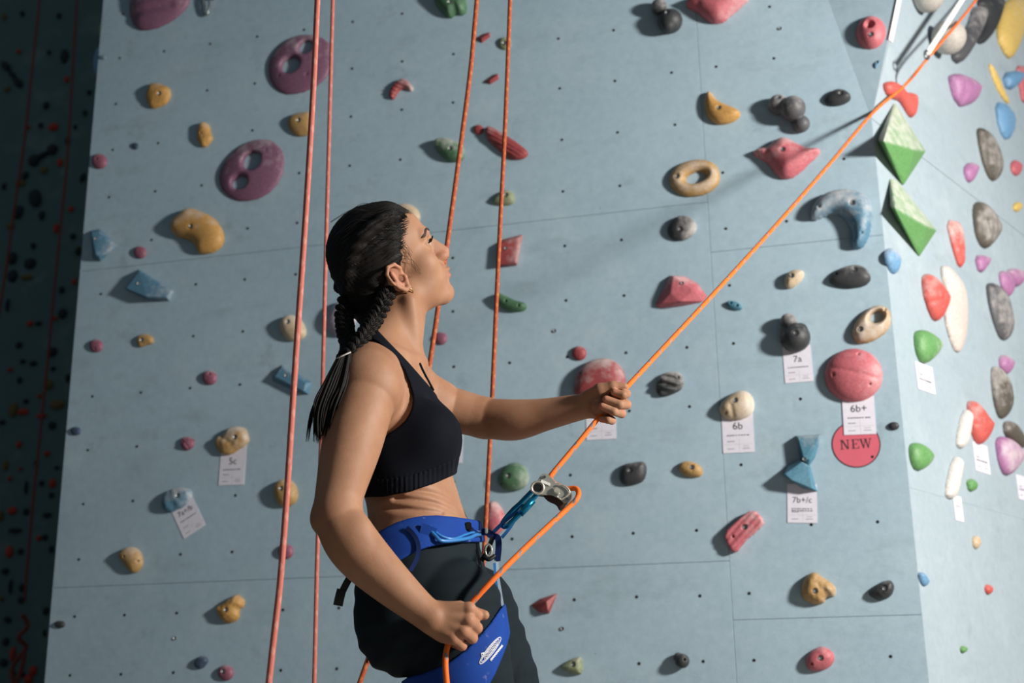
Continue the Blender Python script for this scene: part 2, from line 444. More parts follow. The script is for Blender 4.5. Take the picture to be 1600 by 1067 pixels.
def hold(label, crop, pts, h, col, chalk=.3, mode='up', kind='dome', plane=None, bolts=(), screws=(), holes=(), pockets=(), creases=(), rough=0.0, tilt=(0, .25), p=2.2, smooth=2, fill=1.0, balls=None, tops=None, ribs=None, group=None, name='climbing_hold', cat='climbing hold', res=None, w0=0.0):
    plane = plane or MAIN; h = h * (HK if plane is MAIN else HKR)
    ox, oy, s = CROP[crop]
    cv = lambda x, y, off=0.0: np.array(plane.uv(ox + x * s, oy + y * s, off))
    seed = len(HOLDS) + 11
    mat = hold_mat(col, chalk, mode)
    bolt_at = []
    if kind == 'facet':
        base = np.array([cv(x, y) for x, y in pts]); c = base.mean(0)
        bm = bmesh.new()
        V = []
        for q in base: V.append((q[0] - c[0], q[1] - c[1], w0)); V.append(((q[0] - c[0]) * .97, (q[1] - c[1]) * .97, w0 + h * .12))
        for x, y, fr in tops:
            q = cv(x, y, h * fr); V.append((q[0] - c[0], q[1] - c[1], w0 + h * fr))
        for v in V: bm.verts.new(v)
        r = bmesh.ops.convex_hull(bm, input=bm.verts)
        bmesh.ops.delete(bm, geom=[v for v in bm.verts if not v.link_faces], context='VERTS')
        bmesh.ops.dissolve_limit(bm, angle_limit=.05, verts=bm.verts, edges=bm.edges)
        bmesh.ops.bevel(bm, geom=[e for e in bm.edges], offset=.0022, segments=2, affect='EDGES', clamp_overlap=True)
        o = bm_obj(name, bm, mat); o.matrix_world = plane.mat(c[0], c[1])
        bv = bmesh.new(); bv.from_mesh(o.data); bv.faces.ensure_lookup_table()
        from mathutils.bvhtree import BVHTree
        tree = BVHTree.FromBMesh(bv)
        for x, y in bolts:
            q = cv(x, y, h * .6) - c
            hit = tree.ray_cast(Vector((q[0], q[1], .5)), Vector((0, 0, -1)))
            if hit[0] is not None: bolt_at.append((q[0], q[1], hit[0].z + .0006))
        bv.free()
    else:
        if balls:
            dd_ = np.linalg.norm(plane.pt(*cv(balls[0][0], balls[0][1])) - CAM)
            B = [(cv(x, y, r_ * s * dd_ / FPX * lift), r_ * s * dd_ / FPX * .97, lift) for x, y, r_, lift in balls]
            c = np.mean([b[0] for b in B], 0)
            lo = np.min([b[0] - b[1] for b in B], 0) - c; hi = np.max([b[0] + b[1] for b in B], 0) - c
            hz = max(b[1] * (1 + b[2]) for b in B)
        else:
            P = np.array([cv(x, y, h * .35) for x, y in pts]); c = P.mean(0); P = P - c
            if smooth: P = chaikin(P, smooth)
            lo, hi = P.min(0), P.max(0); hz = h * 1.35
        size = max(hi - lo)
        g = res or max(size / 42, .0011)
        mg = 3 * g
        xs = np.arange(lo[0] - mg, hi[0] + mg, g); ys = np.arange(lo[1] - mg, hi[1] + mg, g); zs = np.arange(-3 * g, hz + 3 * g, g)
        X, Y, Z = np.meshgrid(xs, ys, zs, indexing='ij')
        if balls:
            f = None
            for q, r_, lift in B:
                d = np.sqrt((X - q[0] + c[0]) ** 2 + (Y - q[1] + c[1]) ** 2 + (Z - r_ * lift) ** 2) - r_
                f = d if f is None else smin(f, d, r_ * .12)
            top2 = None
        else:
            x2, y2 = X[:, :, 0], Y[:, :, 0]
            d = poly_sdf(P, x2, y2); R = -d.min() * fill
            sv = np.clip(-d / R, 0, 1)
            if kind == 'slab': p = 4.0; sv = np.clip(-d / (R * .45), 0, 1)
            for hx, hy, rx, ry, an in holes:
                q = cv(hx, hy, h * .3) - c; ax, ay = rx * s / 470, ry * s / 470; a = math.radians(-an)
                lx = (x2 - q[0]) * math.cos(a) + (y2 - q[1]) * math.sin(a); ly = -(x2 - q[0]) * math.sin(a) + (y2 - q[1]) * math.cos(a)
                dh = (np.sqrt((lx / ax) ** 2 + (ly / ay) ** 2) - 1) * min(ax, ay)
                if kind == 'ring': sv = np.minimum(sv, np.clip(dh / (R * .55), 0, 1)); sv = np.where(dh < 0, 0, sv); d = np.maximum(d, -dh)
                else: sv = np.minimum(sv, np.clip(dh / .016 + .02, 0, 1)); d = np.maximum(d, -dh)
            top = h * (1 - (1 - sv) ** p) ** (1 / p)
            top = top * (1 + tilt[0] * x2 / size + tilt[1] * y2 / size)
            if ribs:
                fr, an, amp = ribs; a = math.radians(an)
                top = top + amp * np.sin((x2 * math.cos(a) + y2 * math.sin(a)) * fr) * np.clip(sv * 2, 0, 1)
            f = np.maximum(Z - top[:, :, None], d[:, :, None])
            top2 = top
        if rough: f = f + rough * lump(X, Y, Z, 2.2 / size * 2, seed) + rough * .5 * lump(X, Y, Z, 6 / size * 2, seed + 5)
        for (x0, y0, x1, y1, r_) in creases:
            a_, b_ = cv(x0, y0, h * .8) - c, cv(x1, y1, h * .8) - c
            t = np.clip(((X - a_[0]) * (b_ - a_)[0] + (Y - a_[1]) * (b_ - a_)[1]) / ((b_ - a_) @ (b_ - a_)), 0, 1)
            dd = np.sqrt((X - a_[0] - t * (b_ - a_)[0]) ** 2 + (Y - a_[1] - t * (b_ - a_)[1]) ** 2)
            f = f + .5 * r_ * np.exp(-(dd / r_) ** 2)
        for px_, py_, r_, dp in pockets:
            q = cv(px_, py_, h) - c; r_ = r_ * s / 480
            col_ = np.abs(np.sqrt((X - q[0]) ** 2 + (Y - q[1]) ** 2)) < r_
            zt = np.max(np.where((f < 0) & col_, Z, -1)) if ((f < 0) & col_).any() else h
            f = smax(f, r_ - np.sqrt((X - q[0]) ** 2 + (Y - q[1]) ** 2 + ((Z - zt) / dp) ** 2), r_ * .3)
        for lst, rad, dep in ((bolts, .0080, .007), (screws, .0042, .008)):
            for x, y in lst:
                q = cv(x, y, h * .8) - c
                i = int(np.clip(round((q[0] - xs[0]) / g), 0, len(xs) - 1)); j = int(np.clip(round((q[1] - ys[0]) / g), 0, len(ys) - 1))
                colm = f[i, j] < 0
                if not colm.any(): continue
                zt = zs[np.where(colm)[0].max()]
                cyl = np.maximum(np.sqrt((X - q[0]) ** 2 + (Y - q[1]) ** 2) - rad, (zt - dep) - Z)
                f = smax(f, -cyl, .002)
                if rad > .006: bolt_at.append((q[0], q[1], zt - .0022))
        f = np.maximum(f, -Z - .0004)
        V, Q = surface_nets(f, (xs[0], ys[0], zs[0]), g)
        V = V + [0, 0, w0]
        o = quick_mesh(name, V, Q, mat); o.matrix_world = plane.mat(c[0], c[1])
    tag(o, label, cat, group)
    for q in bolt_at:
        b = bpy.data.objects.new('bolt', BOLT_ME); link(b, o); b.location = q
    HOLDS.append(o)
    return o
def button(label, crop, cx, cy, r, col, h=None, chalk=.15, ry=None, ang=0, **kw):
    s = CROP[crop][2]
    return hold(label, crop, ell_pts(cx, cy, r, ry or r, ang, 12), h or r * s / 480 * 1.15, col, chalk, smooth=1, **kw)

H = hold
# ---- left block, top to bottom
H('large purple hold cut off by the top frame edge, upper left', 'T5', [(270, -60), (262, 20), (268, 95), (300, 145), (345, 157), (420, 140), (510, 90), (570, 30), (592, -20), (560, -80), (400, -110)], .075, 'purple', .35, creases=[(285, 70, 480, 20, .016)], p=1.7)
H('upper purple oval disc with two finger holes behind the coral ropes', 'T5', [(985, 370), (1000, 290), (1060, 215), (1140, 175), (1220, 170), (1290, 190), (1325, 240), (1325, 330), (1300, 400), (1240, 450), (1150, 490), (1070, 490), (1010, 445)], .05, 'purple', .25, holes=[(1195, 247, 45, 42, 0), (1115, 342, 58, 52, 0)], screws=[(1048, 390), (1196, 382)], p=1.8, tilt=(0, 0))
H('lower purple oval disc with two finger holes left of the ropes', 'T5', [(728, 920), (745, 860), (800, 785), (870, 735), (950, 713), (1020, 725), (1070, 775), (1083, 840), (1065, 920), (1020, 985), (950, 1035), (860, 1053), (790, 1030), (742, 985)], .05, 'purple', .25, holes=[(915, 840, 58, 56, 0), (850, 952, 50, 42, 0)], screws=[(985, 775)], p=1.8, tilt=(0, 0))
H('craggy bright yellow hold high on the left of the wall', 'T5', [(360, 470), (375, 430), (410, 425), (450, 440), (485, 455), (490, 495), (470, 530), (420, 555), (390, 567), (365, 545), (355, 505)], .05, 'yellow', .22, rough=.0045, bolts=[(430, 488)])
H('narrow upright yellow hold with a pointed foot', 'T5', [(640, 640), (665, 630), (690, 650), (695, 690), (708, 715), (690, 745), (655, 772), (630, 745), (620, 705), (630, 665)], .042, 'yellow', .2, screws=[(648, 692)], rough=.002)
H('squat ochre hold half hidden by the nearest coral rope', 'T5', [(1090, 640), (1110, 600), (1160, 582), (1215, 578), (1230, 610), (1228, 690), (1190, 705), (1150, 710), (1110, 685)], .045, 'gold', .2, bolts=[(1155, 628)])
button('round pink button hold on the left wall edge', 'T5', 115, 838, 41, 'rose', chalk=.1, screws=[(105, 828)])
button('tiny dark blue foothold beneath the craggy yellow hold', 'T5', 303, 760, 19, 'navy')
button('tiny grey-blue foothold at the upper left wall edge', 'T5', 134, 298, 18, 'bluegrey', ry=12)
H('big boot-shaped yellow hold with chalky top', 'T4', [(510, 190), (525, 150), (570, 115), (600, 90), (640, 83), (690, 105), (740, 125), (790, 175), (815, 235), (810, 280), (770, 325), (700, 347), (665, 335), (650, 290), (620, 262), (560, 250), (520, 225)], .075, 'yellow', .38, bolts=[(636, 192)])
H('faceted blue triangular hold at the left wall edge', 'T4', [(75, 215), (130, 205), (230, 300), (130, 388), (90, 370)], .055, 'blue', .3, 'right', 'facet', tops=[(80, 225, .9), (125, 225, .8), (105, 350, 1), (125, 360, .9), (190, 305, .5)], bolts=[(115, 265)])
button('round pink button hold above the long blue wedge', 'T4', 349, 334, 36, 'rose', chalk=.05)
H('long faceted blue wedge hold on the left', 'T4', [(345, 430), (400, 470), (540, 550), (515, 607), (390, 598), (268, 540)], .065, 'blue', .25, 'right', 'facet', tops=[(345, 440, .9), (275, 535, 1), (390, 582, 1), (500, 585, .7), (520, 550, .5)], bolts=[(355, 515)])
button('pink button hold under the blue wedge at the left edge', 'T4', 105, 853, 38, 'rose', chalk=.15, screws=[(100, 870)])
H('small ochre foothold below the long blue wedge', 'T4', [(325, 820), (350, 790), (390, 785), (425, 805), (425, 840), (385, 850), (345, 868)], .03, 'gold', .25, bolts=[(360, 822)], rough=.001)
button('pink button hold below the big boot-shaped yellow hold', 'T4', 735, 1030, 42, 'rose', chalk=.3, screws=[(738, 1010)])
H('rounded cream knob beside the nearest coral rope at head height', 'T4', [(1120, 740), (1135, 700), (1180, 675), (1230, 690), (1265, 740), (1272, 790), (1240, 820), (1185, 830), (1140, 800)], .06, 'cream', .45, bolts=[(1175, 722)])
H('blue bar hold running behind both coral ropes', 'T4', [(1085, 1030), (1140, 960), (1200, 1010), (1310, 1060), (1290, 1125), (1200, 1100), (1090, 1050)], .045, 'blue', .25, 'up', 'facet', tops=[(1100, 1025, 1), (1140, 970, .8), (1270, 1062, .8), (1260, 1105, 1)], bolts=[(1170, 1022)])
button('tiny navy foothold at the left edge, waist height', 'T6', 75, 308, 34, 'navy', ry=30, rough=.001)
button('small chalky pink foothold left of the 5c card', 'T6', 808, 390, 48, 'rose', chalk=.2, rough=.003)
H('cream and yellow rock hold above the 5c card', 'T6', [(985, 390), (1000, 350), (1040, 330), (1080, 285), (1130, 270), (1190, 290), (1215, 350), (1195, 400), (1140, 430), (1100, 465), (1040, 470), (1000, 430)], .055, 'gold', .62, rough=.003, bolts=[(1125, 348)], creases=[(1030, 345, 1095, 390, .008)])
H('grey-blue rock hold above the tilted card', 'T6', [(635, 780), (660, 710), (720, 680), (790, 675), (835, 700), (830, 750), (790, 800), (740, 825), (690, 850), (650, 830)], .05, 'blue', .6, rough=.0035, bolts=[(750, 735)])
H('plain tan knob behind the nearest coral rope at waist height', 'T6', [(1370, 690), (1395, 640), (1450, 615), (1510, 640), (1535, 710), (1525, 770), (1480, 805), (1430, 810), (1385, 770)], .062, 'gold', .3, bolts=[(1432, 688)])
button('pink button hold behind the nearest coral rope, lowest on it', 'T7', 1403, 150, 45, 'rose', chalk=.1)
H('round mustard hold low on the left', 'T7', [(445, 175), (475, 135), (520, 118), (565, 135), (590, 185), (585, 240), (545, 278), (510, 265), (480, 220)], .055, 'gold', .4, screws=[(560, 205), (490, 180)])
H('lumpy bright yellow hold low on the left', 'T7', [(1000, 470), (1050, 440), (1095, 405), (1130, 390), (1165, 425), (1160, 465), (1135, 480), (1140, 520), (1110, 550), (1060, 562), (1020, 520)], .055, 'yellow', .15, bolts=[(1068, 483)], rough=.003)
button('small dark oval foothold near the lower left edge', 'T7', 120, 565, 30, 'black', ry=23, bolts=[])
H('small blue chip hold at the bottom left', 'T7', [(880, 785), (900, 750), (945, 740), (967, 770), (945, 800), (920, 822), (885, 808)], .03, 'navy', .15, rough=.001)
button('pink button hold at the bottom beside the blue chip', 'T7', 1062, 840, 46, 'rose', chalk=.2, bolts=[(1050, 832)])
# ---- centre
H('big green two-lobed hold cut by the top frame edge', 'T8', [(340, 5), (350, -40), (420, -70), (500, -60), (532, 10), (525, 60), (495, 82), (465, 75), (432, 100), (390, 65)], .08, 'green', .3, creases=[(450, -20, 470, 90, .012)], bolts=[(437, 14)])
H('curved dusty red claw hold near the top centre', 'T8', [(95, 520), (115, 475), (150, 445), (185, 432), (215, 460), (237, 490), (220, 510), (190, 492), (160, 497), (140, 522), (120, 557), (100, 542)], .035, 'red', .5, 'right', ribs=(420, 60, .0018))
H('upper small red wedge between the orange ropes', 'T8', [(583, 212), (625, 188), (660, 180), (662, 205), (615, 240)], .03, 'red', .05, kind='facet', tops=[(615, 212, 1), (652, 190, .8)])
button('round olive washer-like hold behind an orange rope', 'T8', 742, 240, 37, 'olive', h=.022, chalk=.25, bolts=[(738, 240)])
H('lower small red wedge between the orange ropes', 'T8', [(626, 452), (680, 415), (705, 410), (710, 440), (662, 470)], .03, 'red', .05, kind='facet', tops=[(660, 448, 1), (698, 422, .8)])
button('red dot foothold beside the long ribbed red hold', 'T8', 596, 720, 29, 'red', chalk=.1)
H('long ribbed red fin hold crossing behind an orange rope', 'T8', [(625, 740), (635, 705), (660, 697), (720, 730), (800, 780), (883, 845), (850, 880), (800, 890), (750, 870), (690, 820), (640, 775)], .045, 'red', .25, ribs=(480, 55, .0022))
H('pale green pinch hold under the left orange rope', 'T8', [(338, 800), (355, 770), (410, 760), (470, 780), (510, 815), (518, 865), (490, 895), (440, 898), (400, 880), (365, 840)], .065, 'green', .62, bolts=[(440, 828)], creases=[(380, 800, 470, 800, .01)])
H('small grey-olive foothold behind the right orange rope', 'R7', [(385, 190), (420, 150), (465, 125), (505, 140), (517, 185), (495, 212), (440, 217), (400, 208)], .04, 'olive', .3, bolts=[(465, 160)])
H('red block hold behind the right orange rope at face height', 'R7', [(412, 430), (450, 405), (560, 377), (538, 450), (527, 552), (430, 557), (412, 500)], .05, 'red', .35, 'right', 'facet', tops=[(425, 430, .8), (530, 400, .5), (515, 530, 1), (430, 545, 1)], bolts=[(468, 460)])
H('small green slug-shaped hold beside the right orange rope', 'R7', [(395, 715), (430, 695), (460, 715), (520, 745), (575, 755), (582, 785), (550, 807), (490, 807), (440, 787), (405, 750)], .05, 'green', .25, screws=[(465, 748), (535, 772)])
button('dark pink button hold beside the throat of the climber', 'R7', 100, 955, 37, 'rose', chalk=.1)
button('small red button hold just above the chalky red dome', 'R7', 870, 1037, 42, 'red', chalk=.25)
H('large chalky red dome hold behind the raised hand', 'HN', [(95, 500), (130, 340), (220, 240), (340, 190), (450, 185), (550, 220), (620, 300), (655, 420), (640, 520), (560, 600), (380, 650), (200, 630), (110, 590)], .085, 'red', .5, 'up', tilt=(0, 0), screws=[(180, 345)])
H('dark green knob hold beside the belay device', 'P4', [(955, 130), (985, 60), (1040, 15), (1110, 5), (1165, 45), (1183, 110), (1165, 170), (1110, 205), (1040, 212), (985, 185)], .065, 'green', .28, 'right', screws=[(985, 155)], bolts=[(1042, 105)])
H('pink hold half hidden behind the harness strap', 'P4', [(865, 400), (900, 290), (940, 270), (985, 310), (1015, 370), (1020, 440), (985, 500), (930, 530), (880, 480)], .05, 'pink', .45)
H('pale cream hold peeking out above the forehead', 'HD', [(330, 160), (360, 115), (430, 98), (500, 115), (550, 160), (572, 220), (555, 270), (480, 300), (390, 280), (340, 220)], .05, 'cream', .3)
H('lavender chalked hold peeking out behind the braid', 'P2', [(160, 70), (190, 0), (240, -45), (300, -20), (325, 60), (285, 140), (225, 158), (175, 125)], .065, 'lav', .6)
# ---- right block
H('black triple-ball hold at the top, right of centre', 'R1', None, .06, 'black', .35, balls=[(190, 40, 48, .9), (255, 125, 72, .5), (245, 150, 42, 1.3)], bolts=[(243, 102)])
H('big pink wing hold cut by the top frame edge', 'R1', [(330, 25), (380, -15), (560, -70), (745, -40), (690, 20), (620, 80), (560, 132), (500, 130), (440, 90), (390, 50)], .1, 'pink', .35, 'right', creases=[(420, 20, 400, 60, .01)])
H('pink ball hold with a deep pocket in the upper corner', 'R1', ell_pts(1452, 190, 96, 102), .085, 'pink', .2, p=2, tilt=(0, 0), pockets=[(1442, 138, 30, 1.2)], bolts=[(1450, 210)])
H('tiny teal chip hold in the upper corner', 'R1', [(1455, 392), (1480, 360), (1522, 358), (1502, 395), (1475, 426)], .025, 'blue', .15, screws=[(1487, 372)])
H('banana-shaped yellow hold high on the right block', 'R1', [(462, 560), (480, 535), (500, 545), (530, 590), (575, 615), (640, 638), (682, 668), (655, 710), (580, 740), (520, 735), (470, 690), (452, 620)], .055, 'yellow', .25, 'up', bolts=[(545, 643)], tilt=(.2, -.2))
H('grey three-ball hold left of the small black oval', 'R1', None, .05, 'dgrey', .4, balls=[(900, 625, 62, .55), (985, 645, 74, .8), (1036, 738, 50, .5)], bolts=[(903, 600)])
H('small black oval hold with a silver bolt, upper right', 'R1', [(1165, 590), (1200, 545), (1260, 522), (1310, 540), (1340, 575), (1310, 610), (1240, 632), (1190, 622)], .045, 'black', .15, bolts=[(1268, 558)], tilt=(.5, 0))
H('big pink three-horned hold under the small black oval', 'R1', [(732, 905), (760, 880), (830, 865), (880, 820), (940, 800), (1020, 850), (1080, 872), (1140, 868), (1162, 895), (1100, 950), (1030, 1020), (960, 1064), (900, 1052), (850, 990), (800, 945)], .095, 'pink', .45, bolts=[(925, 893)], screws=[(778, 905)], creases=[(825, 870, 830, 960, .01)], p=1.7)
H('yellow ring hold with an open middle', 'R2', [(228, 220), (260, 150), (330, 110), (420, 98), (500, 120), (530, 180), (525, 240), (470, 292), (390, 317), (310, 312), (250, 272)], .055, 'gold', .35, 'mid', 'ring', holes=[(390, 208, 58, 34, -12)], bolts=[(282, 200)], tilt=(0, 0))
H('round chalky black hold below the yellow ring', 'R2', [(220, 510), (245, 450), (290, 422), (345, 422), (390, 455), (397, 500), (360, 545), (300, 571), (245, 556)], .05, 'black', .5, 'right', bolts=[(300, 503)], creases=[(310, 425, 320, 470, .006)])
H('big blue hooked hold near the corner edge', 'R2', [(1035, 410), (1060, 350), (1120, 295), (1200, 272), (1290, 275), (1360, 305), (1395, 360), (1400, 430), (1382, 520), (1352, 592), (1310, 618), (1268, 600), (1275, 550), (1262, 480), (1228, 432), (1180, 407), (1120, 427), (1070, 450), (1040, 440)], .085, 'blue', .55, bolts=[(1278, 357)], screws=[(1092, 375), (1332, 520)], fill=.9)
H('faceted pink wedge hold against the diagonal rope', 'R2', [(158, 935), (240, 765), (330, 770), (400, 810), (457, 885), (430, 917), (330, 937), (180, 952)], .07, 'pink', .4, 'up', 'facet', tops=[(262, 770, .7), (250, 860, 1), (375, 850, 1), (300, 915, .9), (190, 925, .5)], bolts=[(316, 815)])
H('tiny teal capsule foothold right of the diagonal rope', 'R2', ell_pts(607, 935, 49, 25, 18), .025, 'teal', .1, smooth=1, screws=[(590, 920), (625, 935)])
H('small beige beak hold left of the large black oval', 'R2', [(888, 800), (905, 750), (955, 728), (1012, 738), (998, 785), (945, 832), (905, 840)], .055, 'cream', .35, 'right', bolts=[(935, 768)])
H('large black oval hold near the corner edge', 'R2', [(1143, 782), (1180, 735), (1250, 705), (1320, 698), (1370, 730), (1392, 780), (1360, 820), (1280, 840), (1190, 827), (1150, 807)], .05, 'black', .3, bolts=[(1290, 730)], screws=[(1188, 755)])
H('chalky tan ring hold above the pink dome', 'R3', [(1268, 190), (1290, 120), (1350, 50), (1420, 18), (1482, 33), (1507, 90), (1490, 160), (1420, 217), (1350, 242), (1300, 237)], .06, 'tan', .6, 'mid', 'ring', holes=[(1418, 92, 38, 29, -30)], bolts=[(1325, 162)], screws=[(1465, 45)], tilt=(0, 0))
H('black multi-ball hold above the 7a card', 'R3', None, .06, 'black', .4, balls=[(915, 116, 46, 1.0), (955, 208, 84, .35), (903, 228, 32, 1.6), (985, 165, 40, .9)], bolts=[(958, 198)])
H('large pink dome hold with a chalk line, above the 6b+ card', 'R3', ell_pts(1286, 418, 171, 156), .08, 'pink', .2, 'right', tilt=(0, 0), p=2, screws=[(1312, 300), (1172, 415), (1380, 470)], creases=[(1130, 368, 1430, 440, .006)])
H('grooved grey and black hold right of the raised hand', 'R3', [(160, 480), (180, 420), (240, 397), (300, 400), (327, 450), (312, 500), (250, 532), (190, 549), (165, 520)], .05, 'black', .55, ribs=(260, 70, .005), screws=[(290, 433)])
H('beige pig-snout-shaped hold above the 6b card', 'R3', [(512, 605), (560, 545), (640, 500), (700, 518), (727, 580), (712, 642), (650, 674), (580, 677), (530, 650)], .07, 'cream', .55, 'right', bolts=[(614, 567)], screws=[(562, 632)], creases=[(590, 590, 600, 650, .008)])
button('tiny black foothold at the corner beside the 6b+ card', 'R3', 1515, 710, 32, 'black', ry=25)
H('blue hourglass hold above the 7b+/c card, upper half', 'R8', [(525, 518), (677, 508), (640, 640), (600, 700), (555, 660)], .07, 'teal', .35, 'up', 'facet', tops=[(540, 525, .75), (662, 518, .75), (605, 655, .85), (575, 650, .9)], bolts=[(578, 655)])
HOURGLASS = HOLDS[-1]
H('lower half', 'R8', [(550, 650), (610, 690), (600, 730), (652, 840), (570, 822), (448, 745), (485, 685)], .08, 'teal', .2, 'up', 'facet', tops=[(560, 670, .85), (600, 705, .8), (465, 738, 1), (500, 770, 1), (620, 820, .6)])
H('smooth black block hold left of the small mustard hold', 'R4', [(85, 222), (103, 150), (160, 140), (220, 130), (237, 165), (225, 232), (180, 257), (115, 264)], .05, 'black', .12, bolts=[(147, 183)])
H('small mustard hold right of the smooth black block', 'R4', [(391, 175), (410, 140), (450, 129), (500, 145), (530, 180), (520, 213), (480, 221), (430, 211)], .04, 'gold', .15, bolts=[(470, 167)], rough=.0015)
H('slanting pink bar hold with a bolt, lower right', 'R4', [(628, 512), (710, 440), (790, 378), (857, 450), (820, 492), (740, 560), (700, 617), (668, 600)], .05, 'pink', .4, 'right', 'slab', bolts=[(745, 478)], screws=[(685, 528)], smooth=1, ribs=(330, -45, .0015))
H('red triangle hold right of the thigh', 'R5', [(118, 342), (180, 300), (286, 266), (233, 394), (170, 389)], .05, 'red', .05, kind='facet', tops=[(215, 320, 1), (225, 375, .9), (180, 365, .7)])
H('olive triangular hold at the bottom centre', 'R5', [(293, 726), (350, 685), (400, 665), (437, 663), (442, 770), (400, 777), (340, 762)], .045, 'olive', .2, bolts=[(382, 712)], smooth=1)
H('small black ball hold at the bottom, centre right', 'R5', None, .05, 'black', .12, balls=[(1064, 690, 44, .9), (1040, 668, 30, .9)], screws=[(1082, 682)])
H('lumpy yellow and brown hold low on the right block', 'R6', [(200, 242), (230, 160), (290, 126), (340, 165), (400, 200), (432, 240), (415, 297), (362, 292), (350, 332), (280, 337), (213, 302)], .07, 'gold', .25, 'right', bolts=[(295, 253)], creases=[(290, 190, 390, 290, .01)], rough=.002)
H('black leaf-shaped hold low on the right block', 'R6', [(620, 268), (660, 220), (720, 190), (772, 181), (794, 220), (780, 280), (720, 314), (660, 302)], .05, 'black', .12, bolts=[(727, 238)], tilt=(.4, 0), rough=.002)
H('rounded pink hold at the bottom of the right block', 'R6', [(228, 692), (250, 640), (300, 605), (350, 595), (405, 630), (422, 680), (385, 735), (310, 760), (250, 747)], .055, 'pink', .12, bolts=[(328, 672)], screws=[(273, 710)])
# lower half of the hourglass belongs to the same hold
_lh = HOLDS[-11]
for _o in HOLDS:
    if _o.get('label') == 'lower half': _lh = _o
_hg = HOURGLASS
_M = _hg.matrix_basis.inverted() @ _lh.matrix_basis
_lh.name = 'lower_wing'; _lh.parent = _hg; _lh.matrix_basis = _M
for k in ('label', 'category'): del _lh[k]
_hg['label'] = 'blue hourglass-shaped hold above the 7b+/c card'
HOLDS.remove(_lh)

# ---- bright face on the right
def HR(label, crop, pts, h, col, chalk=.35, mode='up', **kw): return hold(label, crop, pts, h, col, chalk, mode, plane=RIGHT, **kw)
HR('grey half-ball hold cut by the top edge right of the corner', 'F6', None, .09, 'grey', .3, balls=[(535, -22, 82, .75)])
HR('dark red horned hold gripping the corner edge', 'F6', [(288, 460), (330, 443), (375, 470), (400, 510), (462, 512), (470, 600), (455, 667), (418, 610), (385, 555), (325, 545)], .06, 'coral', .1)
HR('upper green pyramid hold with a chalk-grey top face', 'F6', [(340, 575), (512, 845), (390, 1032), (250, 780)], .14, 'lime', .62, 'face', kind='facet', tops=[(285, 785, .8), (460, 832, .9)])
HR('lower green pyramid hold with whitened right face', 'F7', [(105, -2), (130, 0), (362, 290), (268, 432), (104, 152)], .12, 'lime', .62, 'face', kind='facet', tops=[(135, 160, .8), (315, 262, .9)])
HR('round grey ball hold under the white quickdraw', 'F6', None, .14, 'grey', .2, balls=[(650, 207, 86, .95)])
HR('long black and grey pinch beside the quickdraw', 'F6', [(800, 10), (852, 80), (820, 200), (720, 377), (663, 300), (720, 220), (770, 120)], .08, 'dgrey', .4, screws=[(690, 300)])
HR('black blade hold near the upper right frame corner', 'F6', [(800, -30), (965, -30), (922, 160), (845, 257), (808, 220), (860, 100)], .08, 'black', .1)
HR('big yellow hold in the upper right frame corner', 'F6', [(965, -20), (1100, -20), (1070, 200), (1005, 347), (960, 280), (918, 170)], .08, 'sun', .45, 'right')
HR('purple cleft hold below the quickdraw', 'F6', [(658, 393), (770, 425), (822, 490), (802, 570), (750, 587), (715, 592), (680, 500)], .09, 'mauve', .3, creases=[(742, 490, 746, 600, .02)])
HR('thin yellow sliver hold on the bright face', 'F6', [(866, 338), (900, 378), (962, 520), (992, 582), (960, 562), (908, 470)], .03, 'sun', .1, smooth=1)
HR('blue block hold at the right frame edge', 'F6', [(955, 400), (1050, 388), (1062, 450), (985, 514)], .07, 'sky', .3, 'right', smooth=1)
HR('long blue blade hold below the yellow sliver', 'F6', [(913, 558), (982, 580), (1027, 700), (985, 792), (938, 720)], .06, 'sky', .25, 'right', smooth=1)
HR('small purple cup hold right of the upper green pyramid', 'F6', [(738, 930), (770, 893), (814, 925), (792, 1000), (770, 1018), (750, 985)], .05, 'mauve', .3)
HR('long dark hold with white chalk middle, highest of the dark ones', 'F6', [(813, 693), (880, 730), (932, 840), (957, 960), (905, 1022), (858, 930), (828, 800)], .07, 'brown', .35, 'mid')
HR('small pink hold at the right frame edge, upper part', 'F6', ell_pts(1025, 932, 26, 46, -10, 12), .04, 'pink', .1, smooth=1)
HR('pale blue oval hold half hidden by the corner edge', 'F7', [(90, 385), (130, 378), (167, 450), (155, 527), (125, 522), (90, 450)], .05, 'sky', .5)
HR('red and white striped slab hold', 'F7', [(426, 218), (502, 235), (530, 460), (505, 502), (468, 390)], .05, 'coral', .6, smooth=1)
HR('dark rounded hold with a chalky eye-shaped pocket', 'F7', [(588, 115), (650, 130), (737, 280), (700, 350), (650, 397), (608, 330), (587, 230)], .08, 'brown', .45, 'mid', pockets=[(665, 230, 26, .8)])
HR('small purple heart-shaped hold', 'F7', [(586, 418), (650, 423), (667, 460), (615, 537)], .05, 'mauve', .4, smooth=1)
HR('red oval hold beside the cream blade', 'F7', [(301, 540), (330, 513), (400, 590), (442, 670), (410, 772), (370, 797), (318, 670)], .08, 'coral', .35, screws=[(400, 705)], creases=[(330, 690, 430, 650, .008)])
HR('long cream blade hold on the bright face', 'F7', [(405, 470), (450, 485), (532, 600), (547, 850), (500, 1003), (438, 850), (413, 700), (428, 600), (402, 520)], .06, 'shell', .4)
HR('upper green dome hold above a card', 'F7', [(256, 850), (290, 830), (340, 850), (397, 910), (380, 980), (310, 1037), (268, 970)], .07, 'lime', .45, 'right')
HR('purple leaf hold at the right frame edge', 'F7', [(720, 508), (760, 508), (807, 590), (780, 667), (738, 610)], .05, 'mauve', .25)
HR('pale mauve hold behind the purple leaf hold', 'F7', [(762, 493), (845, 495), (854, 570), (820, 607), (788, 560)], .06, 'mauve', .6)
